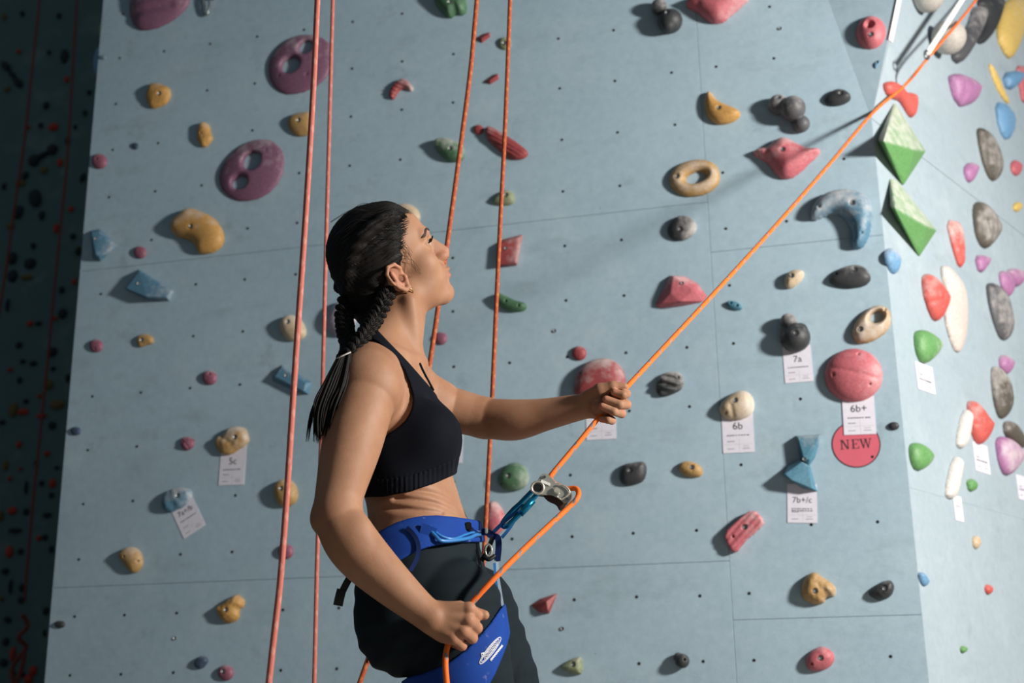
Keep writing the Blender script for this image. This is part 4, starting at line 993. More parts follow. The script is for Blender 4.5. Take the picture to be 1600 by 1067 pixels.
# --- head frame
HPHI, HTH, HRO, HS = math.radians(9), math.radians(27.5), math.radians(22), 1.08
hF = np.array([math.cos(HPHI) * math.cos(HTH), math.sin(HPHI) * math.cos(HTH), math.sin(HTH)])
hL = np.array([-math.sin(HPHI), math.cos(HPHI), 0.0]); hU = np.cross(hF, hL)
hL, hU = hL * math.cos(HRO) + hU * math.sin(HRO), hU * math.cos(HRO) - hL * math.sin(HRO)
HR_ = np.array([hF, hL, hU])
HO = np.array([-.2535, Y0, 1.566])
def hp(x, y, z): return HO + HS * (hF * x + hL * y + hU * z)
def hell(c, r, k=.012, op='add'): return ell(hp(*c), np.array(r) * HS, HR_, k, op)
def hcone(a, b, r1, r2, k=.01, op='add'): return rcone(hp(*a), hp(*b), r1 * HS, r2 * HS, k, op)
head = [hell((-.014, 0, .052), (.094, .072, .084), .01), hell((.036, 0, .060), (.056, .060, .060), .03), hell((.040, 0, -.012), (.050, .052, .074), .03),
        hell((.030, 0, -.062), (.048, .044, .030), .02),
        hell((.086, 0, -.077), (.0165, .020, .0165), .018), hell((.079, 0, -.036), (.028, .033, .030), .02)]
for sd in (-1, 1):
    head += [hcone((.010, sd * .050, -.048), (.074, sd * .016, -.079), .015, .0165, .022), hell((.052, sd * .038, -.032), (.034, .020, .032), .02), hell((.060, sd * .043, -.002), (.025, .020, .024), .02),
             hcone((.092, sd * .008, .049), (.076, sd * .046, .050), .0095, .008, .014)]
head += [hcone((.0905, 0, .040), (.1170, 0, -.0015), .0075, .0096, .010), hell((.110, 0, -.012), (.011, .009, .008), .007), hcone((.086, 0, .026), (.104, 0, -.007), .011, .0135, .010)]
for sd in (-1, 1):
    head += [hell((.1045, sd * .0115, -.0085), (.0125, .0070, .0085), .006),
             hell((.098, sd * .034, .028), (.019, .018, .0115), .012, 'sub'), hell((.077, sd * .033, .029), (.0135, .0145, .0125), .004), hell((.0925, sd * .034, .0275), (.011, .0125, .0042), .002, 'sub'),
             hell((.1125, sd * .0068, -.0185), (.0062, .0036, .0055), .002, 'sub')]
head += [hell((.1035, 0, -.0355), (.0085, .020, .0062), .005), hell((.1010, 0, -.0480), (.0088, .017, .0066), .005),
         hell((.1090, 0, -.0270), (.004, .004, .008), .005, 'sub'),
         hcone((.1135, 0, -.0418), (.1000, -.021, -.0430), .0016, .0010, .002, 'sub'), hcone((.1135, 0, -.0418), (.1000, .021, -.0430), .0016, .0010, .002, 'sub')]
for sd in (-1, 1):        # ears
    E0 = lambda x, z, y: (-.006 + x * .98 - z * .18, sd * y, -.004 + z * .98 + x * .05)
    rim = [(.006, .001, .078), (.0125, .016, .080), (.006, .028, .085), (-.009, .029, .091), (-.0185, .018, .095), (-.0180, .002, .094), (-.012, -.014, .089), (-.003, -.026, .083), (.006, -.025, .079), (.009, -.012, .077)]
    head += [hell(E0(-.004, .003, .078), (.0180, .0050, .0285), .006)]
    pr = [E0(a, b, c) for a, b, c in rim]
    for i in range(len(pr) - 1): head.append(hcone(pr[i], pr[i + 1], .0036, .0036 if i < 6 else .0055, .0025))
    head += [hell(E0(.0005, -.004, .090), (.0092, .0135, .0115), .002, 'sub'), hell(E0(-.002, .018, .094), (.0085, .0095, .0065), .002, 'sub'),
             hcone(E0(-.0135, .014, .0955), E0(-.0132, -.006, .0940), .0026, .0026, .003, 'sub'),
             hcone(E0(-.0085, .015, .0865), E0(-.0090, -.003, .0865), .0040, .0040, .003), hcone(E0(-.0090, -.003, .0865), E0(-.003, -.0145, .083), .0040, .0036, .003),
             hell(E0(.0045, -.003, .080), (.0052, .016, .0062), .0015, 'sub'), hell(E0(.012, -.004, .079), (.0045, .005, .0065), .003)]
# --- trunk
torso = [stack([(585, 570, 650, .120, 0), (610, 558, 668, .138, 0), (650, 549, 684, .138, 0), (700, 549, 690, .128, 0), (745, 562, 706, .121, 0), (790, 577, 720, .117, 0), (830, 582, 738, .132, 0), (880, 574, 744, .150, 0), (920, 566, 752, .160, 0)], .02),
         ell(J(618, 584, -.02), (.058, .118, .046), np.array([[math.cos(PHI), math.sin(PHI), 0], [-math.sin(PHI), math.cos(PHI), 0], [0, 0, 1]]), .04)]
neck = [rcone(J(612, 556, 0), J(627, 470, 0), .062, .054, .03), rcone(J(600, 532, -.02), J(578, 572, -.125), .046, .046, .035), rcone(J(612, 548, .03), J(664, 606, .115), .042, .036, .03),
        rcone(J(652, 566, -.015), J(640, 470, -.05), .012, .013, .02), rcone(J(655, 568, 0), J(608, 560, -.13), .012, .012, .02)]
bust = [ell(J(668, 684, -.075), (.058, .062, .066), None, .035), ell(J(676, 686, .055), (.055, .062, .064), None, .035)]
armR = [ell(J(577, 600, -.165), (.064, .058, .072), None, .028)] + limb([J(576, 602, -.17), J(551, 690, -.205), J(531, 770, -.225), J(527, 808, -.235)], [.058, .0555, .0440, .0420]) + \
    limb([J(527, 806, -.235), J(546, 842, -.238), J(572, 874, -.238), J(618, 918, -.238), J(655, 950, -.236), J(676, 966, -.235)], [.0425, .0475, .0455, .0365, .0290, .0275], 4, .015)
armR += [ell(J(503, 812, -.225), (.017, .018, .020), None, .018), ell(J(560, 836, -.262), (.020, .014, .034), None, .02)]
DR = -.235
mcpR = [J(733, 951, DR - .006), J(732, 969, DR - .009), J(724, 985, DR - .007), J(708, 996, DR - .003)]
pipR = [J(745, 962, DR + .024), J(745, 981, DR + .022), J(738, 997, DR + .022), J(722, 1009, DR + .022)]
tipR = [J(733, 962, DR + .062), J(731, 978, DR + .062), J(722, 993, DR + .060), J(705, 1004, DR + .056)]
handR = [ell(J(702, 973, DR + .004), (.040, .018, .037), None, .012)]
for i in range(4):
    handR += [rcone(J(676 + 2 * i, 958 + 6 * i, DR), mcpR[i], .0155, .0118, .006)] + chain([mcpR[i], pipR[i], tipR[i]], [[.0112, .0102, .0085], [.0115, .0104, .0086], [.0108, .0098, .0082], [.0098, .0088, .0075]][i], .0025, .004)
    handR += [ell(mcpR[i] + np.array([0, -.003, 0]), (.010, .0095, .010), None, .004)]
handR += chain([J(686, 954, DR + .02), J(718, 950, DR + .034), J(740, 957, DR + .034), J(757, 961, DR + .028)], [.017, .0125, .0108, .0088], .006, .012)
armL = [ell(J(688, 634, .145), (.048, .050, .046), None, .03)] + limb([J(682, 634, .145), J(714, 642, .150), J(762, 654, .15)], [.048, .0470, .0425]) + \
    limb([J(757, 653, .15), J(803, 656, .125), J(850, 648, .10), J(887, 640, .08), J(917, 634, .064)], [.0420, .0435, .0340, .0290, .0255], 5, .012)
mcpL = [J(957, 610, .066), J(959, 625, .070), J(956, 640, .066), J(948, 651, .058)]
pipL = [J(978, 615, .042), J(979, 632, .040), J(971, 646, .038), J(956, 657, .036)]
dipL = [J(973, 617, .008), J(968, 632, .004), J(959, 643, .004), J(950, 656, .010)]
tipL = [J(960, 613, .010), J(947, 624, .006), J(941, 635, .006), J(940, 655, .016)]
handL = [ell(J(936, 632, .052), (.028, .016, .026), None, .012), ell(J(936, 638, .028), (.019, .014, .020), None, .012)]
for i in range(4):
    handL += [rcone(J(920, 630 + 3 * i, .062), mcpL[i], .017, .0115, .006)] + chain([mcpL[i], pipL[i], dipL[i], tipL[i]], [[.0112, .0098, .0090, .0080], [.0114, .0100, .0092, .0082], [.0108, .0096, .0088, .0078], [.0096, .0086, .0078, .0070]][i], .0022, .004)
handL += chain([J(922, 622, .050), J(938, 610, .030), J(957, 604, .022), J(975, 604, .022)], [.0185, .0150, .0112, .0085], .006, .012)
bodyP = torso + neck + bust + head + armR + handR + armL + handL
# folds of skin at the bent waist
foldP = []
for pts, r_ in (([(618, 778, -.118), (650, 782, -.112), (685, 790, -.085), (712, 803, -.05), (722, 812, -.03)], .0028), ([(640, 766, -.12), (680, 772, -.095), (708, 786, -.06), (725, 803, -.03)], .0024), ([(600, 792, -.12), (650, 797, -.118), (690, 803, -.09)], .0022)):
    base = [J(*p) for p in pts]
    fold = spline(base, 5)
    foldP.append((fold, r_))
FB = Field(bodyP, .0022)
for fold, r_ in foldP:
    F3 = np.array(fold)
    sl = FB.sub(F3.min(0) - .03, F3.max(0) + .03); X, Yg, Zg = FB.grid(sl)
    dmin = None
    for i in range(len(F3) - 1):
        a, b = F3[i], F3[i + 1]; d = b - a        # distance in the x-z view, so the crease follows the skin whatever its depth
        t = np.clip(((X - a[0]) * d[0] + (Zg - a[2]) * d[2]) / (d[0] ** 2 + d[2] ** 2), 0, 1)
        q = (X - a[0] - t * d[0]) ** 2 + (Zg - a[2] - t * d[2]) ** 2
        dmin = q if dmin is None else np.minimum(dmin, q)
    near = np.clip((Y0 + .02 - Yg) / .04, 0, 1)
    FB.f[sl] += .75 * ((r_ * 1.5) * np.exp(-dmin / (.0045 ** 2)) - r_ * .8 * np.exp(-(np.sqrt(dmin) - .012) ** 2 / (.007 ** 2))) * near
bV, bQ = FB.mesh()
NS = NT('tanned skin', .58); tcs = NS.n('ShaderNodeTexCoord'); vc = NS.n('ShaderNodeVertexColor'); vc.layer_name = 'tint'
nz1 = NS.noise(tcs.outputs['Object'], 14, 5, .6); nz2 = NS.noise(tcs.outputs['Object'], 420, 2, .6)
sk = NS.mix(NS.ramp(nz1, [(.3, (0, 0, 0)), (.7, (1, 1, 1))]), srgb('#946a50'), srgb('#a67d63'))
sepv = NS.n('ShaderNodeSeparateColor'); NS.l(vc.outputs[0], sepv.inputs[0])
sk = NS.mix(sepv.outputs[0], sk, srgb('#a3685a'))
sk = NS.mix(sepv.outputs[1], sk, srgb('#bd8068'))
NS.l(sk, NS.b.inputs['Base Color'])
NS.b.inputs['Specular IOR Level'].default_value = .3
NS.b.inputs['Subsurface Weight'].default_value = .12; NS.b.inputs['Subsurface Radius'].default_value = (.012, .005, .003); NS.b.inputs['Subsurface Scale'].default_value = .6
NS.bump(NS.math('ADD', nz2, NS.math('MULTIPLY', NS.noise(tcs.outputs['Object'], 70, 4, .6), 1.6)), .16, .0012)
person = empty('person', (float(J(690, 900)[0]), Y0, 0.0))
tag(person, 'dark-haired climber in navy top and grey trousers belaying, looking up', 'person')
body = adopt(quick_mesh('body', bV, bQ, NS.m), person)
def local_head(P): return ((P - HO) @ np.stack([hF, hL, hU], 1)) / HS
hl = local_head(bV)
lip = np.exp(-(((hl[:, 0] - .110) / .012) ** 4 + (hl[:, 1] / .021) ** 4 + ((hl[:, 2] + .0425) / .0118) ** 4))
flush = np.zeros(len(bV))
for P_ in mcpR + pipR + pipL + tipL: flush = np.maximum(flush, np.exp(-((bV - P_) ** 2).sum(1) / .011 ** 2))
flush = np.maximum(flush, .8 * np.exp(-(((hl[:, 0] - .112) / .02) ** 2 + (hl[:, 1] / .018) ** 2 + ((hl[:, 2] + .006) / .012) ** 2)))
flush = np.maximum(flush, .7 * np.exp(-(((hl[:, 0] + .005) / .025) ** 2 + ((np.abs(hl[:, 1]) - .085) / .012) ** 2 + ((hl[:, 2] - .003) / .03) ** 2)))
ca = body.data.color_attributes.new('tint', 'FLOAT_COLOR', 'POINT')
ca.data.foreach_set('color', np.stack([lip, flush, np.zeros_like(lip), np.ones_like(lip)], 1).astype(np.float32).ravel())
# --- clothing: shells grown from the same body volumes
def cloth_mat(name, c0, c1, rough=.8, weave=900, bump=.15, dust=None):
    N = NT(name, rough); tc = N.n('ShaderNodeTexCoord'); co = tc.outputs['Object']
    col = N.mix(N.noise(co, 20, 4), srgb(c0), srgb(c1))
    if dust: col = N.mix(N.math('MULTIPLY', N.ramp(N.noise(co, 30, 6, .7), [(.62, (0, 0, 0)), (.75, (1, 1, 1))]), dust), col, srgb('#c8ccd4'))
    N.l(col, N.b.inputs['Base Color']); N.bump(N.noise(co, weave, 2), bump, .0008)
    N.b.inputs['Specular IOR Level'].default_value = .12
    return N.m
def garment(name, prims, poly, grow, h, mat, parent, extra=None, kk=.004, clip_y=None, lo=None, hi=None):
    F = Field(prims, h, lo, hi, pad=grow + .02)
    X, Yg, Zg = np.meshgrid(*F.ax, indexing='ij', sparse=True)
    px, py = pixels(X, Yg, Zg)
    px, py = np.broadcast_to(px, F.f.shape), np.broadcast_to(py, F.f.shape)
    mask = F.f < .06
    d = np.full(F.f.shape, .1, np.float32)
    d[mask] = poly_sdf(poly, px[mask], py[mask]) / 770
    f = F.f - grow
    if extra is not None: f = f + extra(X, Yg, Zg, px, py)
    f = smax(f, d, kk)
    if clip_y is not None: f = smax(f, np.broadcast_to(Yg - clip_y, f.shape), kk)
    V, Q = surface_nets(f, F.lo, h)
    return adopt(quick_mesh(name, V, Q, mat), parent)
M_NAVY = cloth_mat('navy stretch fabric', '#080b13', '#0d111b', .85, 1200, .1)
trunkP = torso + neck[:3] + bust
BRA = chaikin([(572, 524), (604, 544), (628, 570), (643, 606), (646, 630), (637, 653), (622, 668), (602, 680), (585, 705), (540, 715), (520, 776), (565, 775), (600, 774), (640, 767), (680, 754), (714, 739), (740, 735), (740, 640), (702, 636), (691, 628), (676, 609), (655, 585), (634, 561), (610, 537), (583, 508)], 1)
def bra_x(X, Yg, Zg, px, py):
    w = np.exp(-((py - (757 - (px - 600) * .17)) / 9.0) ** 2)
    return .0010 * np.sin(px * .75) * w - .0012 * np.exp(-((py - (742 - (px - 600) * .26)) / 12.0) ** 2)
bra = garment('sports_top', trunkP, BRA, .0068, .003, M_NAVY, person, bra_x)
HEM = [(520, 742), (565, 748), (600, 748), (640, 742), (680, 729), (714, 714), (745, 708), (745, 735), (714, 740), (680, 755), (640, 768), (600, 776), (565, 777), (520, 777)]
garment('hem_band', trunkP, HEM, .0090, .0028, M_NAVY, bra, lambda X, Yg, Zg, px, py: .0009 * np.sin(px * .85)).matrix_parent_inverse = Matrix.Identity(4)
# trousers
hipP = [stack([(815, 580, 737, .128, 0), (850, 574, 742, .145, 0), (890, 570, 752, .160, 0), (930, 566, 768, .168, 0), (975, 572, 772, .165, 0), (1010, 600, 765, .14, 0)], .02)]
gl = [ell(J(634, 978, -.085), (.088, .085, .088), None, .03), ell(J(640, 975, .085), (.088, .085, .088), None, .03)]
kneeR, kneeL = J(782, 1290, -.09), J(815, 1290, .10)
ankR = np.array([kneeR[0] - .10, kneeR[1] - .01, .10]); ankL = np.array([kneeL[0] - .06, kneeL[1] + .02, .10])
thR = chain([J(700, 955, -.085), J(722, 1060, -.088), kneeR], [.098, .090, .066], .03); shR = chain([kneeR, (kneeR + ankR) / 2 + np.array([-.03, 0, .06]), ankR], [.064, .060, .046], .03)
thL = chain([J(730, 958, .085), J(768, 1060, .09), kneeL], [.094, .086, .064], .03); shL = chain([kneeL, (kneeL + ankL) / 2 + np.array([-.03, 0, .06]), ankL], [.064, .060, .046], .03)
M_PANTS = cloth_mat('dark slate trouser fabric', '#131b20', '#1b252b', .8, 1100, .12)
def pants_x(X, Yg, Zg, px, py):
    s_ = np.exp(-((py - 1000 + (px - 700) * .35) / 45.0) ** 2)
    w = .0022 * np.sin((py + px * .9) * .12 + 1.3 * np.sin(px * .03)) * s_
    w2 = .0017 * np.sin(px * .22 + py * .055) * np.clip((py - 960) / 90.0, 0, 1) * np.clip((px - 745) / 40.0, 0, 1)
    return w + w2 + .0008 * np.sin(py * .2 + px * .05)
PANT = [(480, 842), (600, 846), (690, 836), (760, 836), (860, 840), (1400, 1400), (1400, 4000), (-600, 4000), (-600, 1400)]
pants = garment('trousers', hipP + gl + thR + shR + thL + shL, PANT, .006, .0048, M_PANTS, person, pants_x)
# shoes
M_SHOE = cloth_mat('black shoe leather', '#15171a', '#22252a', .6)
for an in (ankR, ankL):
    sh = [rcone(an + [0, 0, -.02], an + [-.02, 0, -.065], .042, .034, .02), rcone(an + [-.03, 0, -.068], an + [.13, .0, -.072], .032, .027, .02), ell(an + [.05, 0, -.045], (.06, .035, .03), None, .02)]
    F = Field(sh, .004); X, Yg, Zg = np.meshgrid(*F.ax, indexing='ij', sparse=True)
    V, Q = surface_nets(np.maximum(F.f, np.broadcast_to(.0005 - Zg, F.f.shape)).astype(np.float32), F.lo, .004)
    adopt(quick_mesh('shoe', V, Q, M_SHOE), person)
# --- harness (worn, but could be taken off: a thing of its own)
harness = empty('climbing_harness', (person.location[0], Y0, .95))
tag(harness, 'blue climbing harness around the waist and thigh of the climber', 'harness')
M_BLUE = cloth_mat('royal blue webbing', '#15347c', '#1c4496', .75, 1500, .25, .25)
M_BLUE_D = cloth_mat('dark blue webbing', '#10204a', '#182a58', .75, 1500, .2)
M_LOOP = plain('light blue plastic', '#2f78bd', .35)
M_BLK = plain('black plastic', '#0c0d10', .5)
BELT = chaikin([(540, 862), (575, 842), (597, 827), (630, 811), (672, 804), (717, 808), (757, 815), (800, 818), (800, 850), (757, 847), (735, 847), (700, 849), (672, 854), (650, 862), (625, 876), (590, 892), (540, 905)], 1)
beltP = [stack([(780, 578, 724, .122, 0), (815, 580, 737, .132, 0), (850, 574, 744, .150, 0), (890, 570, 752, .164, 0), (930, 566, 768, .168, 0)], .02)]
belt = garment('waist_belt', beltP, BELT, .0155, .003, M_BLUE, harness)
EDGE = chaikin([(540, 866), (575, 846), (597, 831), (630, 815), (672, 808), (717, 812), (757, 819), (790, 822), (790, 827), (757, 824), (717, 817), (672, 813), (630, 820), (597, 836), (575, 851), (540, 871)], 1)
LOOPP = chaikin([(800, 930), (785, 946), (760, 982), (717, 1026), (670, 1050), (628, 1060), (622, 1080), (640, 1160), (720, 1140), (768, 1066), (790, 1015), (799, 985), (815, 960)], 1)
legl = garment('leg_loop', [thR[0], thR[1], gl[0]], LOOPP, .0125, .0035, M_BLUE, harness, clip_y=Y0 + .01)
from mathutils.bvhtree import BVHTree
# --- hair
NH = NT('dark brown hair', .62); tch = NH.n('ShaderNodeTexCoord')
NH.l(NH.mix(NH.noise(tch.outputs['Object'], 90, 4), srgb('#060505'), srgb('#120d0b')), NH.b.inputs['Base Color'])
NH.b.inputs['Specular IOR Level'].default_value = .22
M_HAIR = NH.m
capP = [hell((-.010, 0, .054), (.098, .080, .092), .01), hell((.028, 0, .068), (.060, .066, .062), .02), hell((-.042, 0, .0), (.060, .064, .075), .03), rcone(hp(-.062, -.02, -.02), hp(-.060, -.03, -.085), .05, .038, .03)]
for sd in (-1, 1):       # plaited ridges along the scalp
    path = spline([(.052, sd * .052, .100), (.020, sd * .070, .108), (-.030, sd * .074, .098), (-.070, sd * .062, .068), (-.094, sd * .044, .020), (-.088, sd * .034, -.030)], 4)
    for i, q in enumerate(path):
        o_ = .007 * (1 if i % 2 else -1)
        capP.append(ell(hp(q[0], q[1], q[2] + o_ * .6), np.array((.013, .009, .010)) * HS, HR_, .012))
FH = Field(capP, .0026, pad=.03)
X, Yg, Zg = np.meshgrid(*FH.ax, indexing='ij')
q = np.stack([X - HO[0], Yg - HO[1], Zg - HO[2]], -1).reshape(-1, 3).astype(np.float32) @ np.stack([hF, hL, hU], 1).astype(np.float32) / HS
lx, ly, lz = [q[:, i].reshape(X.shape) for i in range(3)]
xm = np.interp(lz, [-.14, -.08, -.045, -.02, -.004, .014, .040, .060, .080, .100, .118, .15], [-.050, -.036, -.032, -.028, -.020, .020, .028, .034, .048, .060, .068, .070])
xm = xm + .018 * np.clip(1 - np.abs(ly) / .05, 0, 1) * np.clip((lz - .07) / .03, 0, 1) + .003 * np.sin(lz * 260) + .002 * np.sin(ly * 330)
dist = xm - lx
th = np.arctan2(np.abs(ly) + .01, lz - .01)
f = FH.f + .0007 * np.sin(th * 70 + 3.5 * np.sin(lx * 34) + 9 * lx) + .0005 * np.sin(th * 133 + 3 * np.sin(lx * 50 + 1)) + .011 * np.exp(-np.clip(dist, 0, 1) / .013)
f = smax(f, -dist, .004)
hV, hQ = surface_nets(f.astype(np.float32), FH.lo, FH.h)
hair = adopt(quick_mesh('hair', hV, hQ, M_HAIR), person)
PI_ = Matrix.Translation(-person.location)
def kid(o, par):           # sub-part whose vertices are in world space, under a part of the climber
    o.parent = par; o.matrix_parent_inverse = PI_ if par is person else Matrix.Identity(4); return o
def merge_tubes(name, list_pts, list_rad, mat, parent, res=6):
    V = []; Q = []
    for pts, rad in zip(list_pts, list_rad):
        o = tube('tmp', pts, rad, None, None, res, False, False)
        k = len(V); V += [tuple(v.co) for v in o.data.vertices]; Q += [tuple(i + k for i in p.vertices) for p in o.data.polygons]
        me = o.data; bpy.data.objects.remove(o); bpy.data.meshes.remove(me)
    return kid(mesh_obj(name, V, Q, mat, None, True), parent)
def braid(name, ctrl, lam, a, b, r, taper=.75):
    C = np.array(spline(ctrl, 14)); n = len(C)
    L = np.concatenate([[0], np.cumsum(np.linalg.norm(np.diff(C, axis=0), axis=1))]); T = np.gradient(C, axis=0); T /= np.linalg.norm(T, axis=1)[:, None]
    view = (C - CAM) / np.linalg.norm(C - CAM, axis=1)[:, None]
    lat = np.cross(T, view); lat /= np.linalg.norm(lat, axis=1)[:, None]; dep = np.cross(lat, T)
    sets, rads = [], []
    for k in range(3):
        ph = 2 * math.pi * (L / lam + k / 3); tp = 1 - (1 - taper) * L / L[-1]
        base = C + lat * (a * tp * np.sin(ph))[:, None] + dep * (b * tp * np.sin(2 * ph))[:, None]
        for j in range(11):
            an = j * 2 * math.pi / 10 + ph * .4; rr_ = (.62 + .08 * math.sin(j * 5.1 + k)) if j < 10 else 0
            off = lat * (np.cos(an) * r * rr_ * tp)[:, None] + dep * (np.sin(an) * r * rr_ * tp)[:, None]
            sets.append(base + off); rads.append(list((r * .27 if j < 10 else r * .62) * tp))
    return merge_tubes(name, sets, rads, M_HAIR, hair)
braid('braid', [J(556, 440, .0), J(543, 468, -.03), J(538, 492, -.05), J(541, 520, -.10), J(546, 542, -.15), J(538, 562, -.20)], .060, .0125, .0075, .0125)
braid('braid', [J(606, 452, -.06), J(597, 474, -.08), J(586, 497, -.10), J(572, 520, -.145), J(557, 540, -.18), J(541, 562, -.205)], .056, .0115, .0075, .0115)
rs = random.Random(3); sets, rads = [], []
for k in range(170):
    a = rs.uniform(-1, 1); b = rs.uniform(-1, 1)
    e = rs.uniform(.45, 1.0) ** .7
    P = [J(539 + 9 * a, 558 + 3 * b, -.205 + .014 * b), J(525 + 18 * a, 598, -.222 + .016 * b), J(510 + 19 * a, 600 + 46 * e, -.228 + .018 * b), J(501 + 11 * a - 4 * b, 600 + 94 * e, -.222 + .02 * b)]
    if k > 162: P[2] = J(494 + 10 * a, 640, -.2); P[3] = J(484 + 9 * a, 690 * 1.0, -.19)
    sets.append(spline(P, 6)); m_ = len(sets[-1]); rads.append([.0030 * (1 - .93 * (i / (m_ - 1)) ** 1.6) for i in range(m_)])
merge_tubes('tail', sets, rads, M_HAIR, hair, 5)
sets, rads = [], []
for k in range(34):      # loose strands lifting off the scalp and temples
    z0 = rs.uniform(.05, .135); s0 = rs.choice((-1, -1, 1)); x0 = rs.uniform(-.02, .055)
    yb = .078 * math.sqrt(max(.03, 1 - ((z0 - .054) / .095) ** 2)) * s0
    p0 = (x0, yb, z0); p1 = (x0 - .03, yb * 1.03, z0 + .012 + rs.uniform(0, .008)); p2 = (x0 - .075, yb * .95, z0 + rs.uniform(-.004, .012))
    sets.append(spline([hp(*p0), hp(*p1), hp(*p2)], 6)); rads.append([.00045] * len(sets[-1]))
for k in range(12):      # wisps in front of the ear
    z0 = rs.uniform(.0, .05); p0 = (.012, -.075, z0 + .018); p1 = (.030 + rs.uniform(-.006, .006), -.0715, z0 + .006); p2 = (.030 + rs.uniform(-.008, .012), -.0685, z0 - .018)
    sets.append(spline([hp(*p0), hp(*p1), hp(*p2)], 5)); rads.append([.00032] * len(sets[-1]))
th_body = BVHTree.FromPolygons([Vector(v) for v in np.concatenate([bV, hV])], [tuple(q) for q in np.concatenate([bQ, hQ + len(bV)])])
def skin_at(x, psi, lift):
    o_ = hp(x, math.sin(psi) * .2, .04 + math.cos(psi) * .2); t_ = hp(x, 0, .04) - o_
    h_ = th_body.ray_cast(Vector(o_), Vector(t_).normalized())
    return None if h_[0] is None else np.array(h_[0]) - t_ / np.linalg.norm(t_) * lift
_xz = [(-.004, -.020), (.014, .020), (.040, .028), (.060, .034), (.080, .048), (.100, .060), (.118, .068), (.15, .070)]
for k in range(330):     # fine hairs feathering the hairline
    psi = -rs.uniform(-.6, 1.5); zz_ = .04 + math.cos(psi) * .09
    xh = float(np.interp(zz_, [a for a, b in _xz], [b for a, b in _xz])) + .018 * max(0, 1 - abs(math.sin(psi) * .08) / .05) * min(1, max(0, (zz_ - .07) / .03))
    x0 = xh + rs.uniform(-.006, .006); dps = rs.uniform(-.05, .02)
    P = [skin_at(x0 - d_, psi + dps * i, lf) for i, (d_, lf) in enumerate(((0, -.0002), (.010, .0006), (.022, .0010), (.036, .0008), (.050, -.0006)))]
    if any(p is None for p in P): continue
    sets.append(spline(P, 3)); m_ = len(sets[-1]); rads.append([.0003 + .0005 * min(1, i / 5) for i in range(m_)])
merge_tubes('loose_strand', sets, rads, M_HAIR, hair, 4)
ring = [J(538, 558, -.205) + np.array([.013 * math.cos(a), -.012 + .016 * math.sin(a) * .6, .006 * math.cos(a) + .010 * math.sin(a) * .3]) for a in [2 * math.pi * i / 20 for i in range(20)]]
kid(tube('hair_tie', ring, .0016, plain('pale elastic', '#b9b4ae', .5), None, 6, True), hair)
M_BROW = plain('brown brow hair', '#3a251b', .7)
# --- eyes, brows, lashes, earring
NE = NT('eye', .4); tce = NE.n('ShaderNodeTexCoord'); sx_ = NE.n('ShaderNodeSeparateXYZ'); NE.l(tce.outputs['Generated'], sx_.inputs[0])
NE.l(NE.ramp(sx_.outputs[2], [(.0, (.45, .40, .36)), (.83, (.45, .40, .36)), (.86, (.05, .025, .015)), (.95, (.06, .03, .02)), (.965, (.004, .004, .004))]), NE.b.inputs['Base Color'])
for sd in (-1, 1):
    bm = bmesh.new(); bmesh.ops.create_uvsphere(bm, u_segments=20, v_segments=14, radius=.0124 * HS)
    o = bm_obj('eye', bm, NE.m, None, True)
    zq = Vector(hF * .97 + hU * .22).normalized().to_track_quat('Z', 'Y')
    M = zq.to_matrix().to_4x4(); M.translation = Vector(hp(.0768, sd * .033, .0285))
    o.data.transform(M); adopt(o, person)
    la = [hp(.0905, sd * .022, .0315), hp(.0930, sd * .030, .0350), hp(.0900, sd * .040, .0340), hp(.0830, sd * .0475, .0300)]
    adopt(tube('lash_line', spline(la, 5), .0011, M_HAIR, None, 6), person)
    lash = []
    for t in np.linspace(0, 1, 12):
        p = np.array(la[0]) * (1 - t) ** 3 + 3 * np.array(la[1]) * t * (1 - t) ** 2 + 3 * np.array(la[2]) * t * t * (1 - t) + np.array(la[3]) * t ** 3
        lash.append(spline([p, p + (hF * .006 + hU * .001) * HS, p + (hF * .008 + hU * .005) * HS], 3))
    V0 = merge_tubes('lashes', lash, [[.0006] * len(l) for l in lash], M_HAIR, person, 4)
    bp = spline([(.0995, sd * .012, .0505), (.0975, sd * .028, .0555), (.086, sd * .046, .053), (.076, sd * .054, .046)], 4)
    bprim = [hell(tuple(p), (.0058, .0058, .0026 * (1 - .35 * i / len(bp))), .003) for i, p in enumerate(bp)]
    FBr = Field(bprim, .0016); Xb, Yb, Zb = FBr.grid(tuple(slice(None) for _ in range(3)))
    Fh = Field(head, .0016, FBr.lo, [a[-1] for a in FBr.ax])
    n3 = [min(a, b) for a, b in zip(Fh.f.shape, FBr.f.shape)]
    f = np.maximum(Fh.f[:n3[0], :n3[1], :n3[2]] - .0012, FBr.f[:n3[0], :n3[1], :n3[2]])
    V, Q = surface_nets(f, FBr.lo, .0016)
    adopt(quick_mesh('eyebrow', V, Q, M_BROW), person)
M_GOLD = plain('gold earring', '#d8b46a', .25, 1.0)
ec = hp(.003, -.079, -.034)
adopt(tube('earring', [ec + HS * (hF * .0058 * math.cos(a) + hU * (.0075 * math.sin(a) - .004) - hL * .0025 * math.sin(a)) for a in [2 * math.pi * i / 20 for i in range(20)]], .0013, M_GOLD, None, 8, True), person)
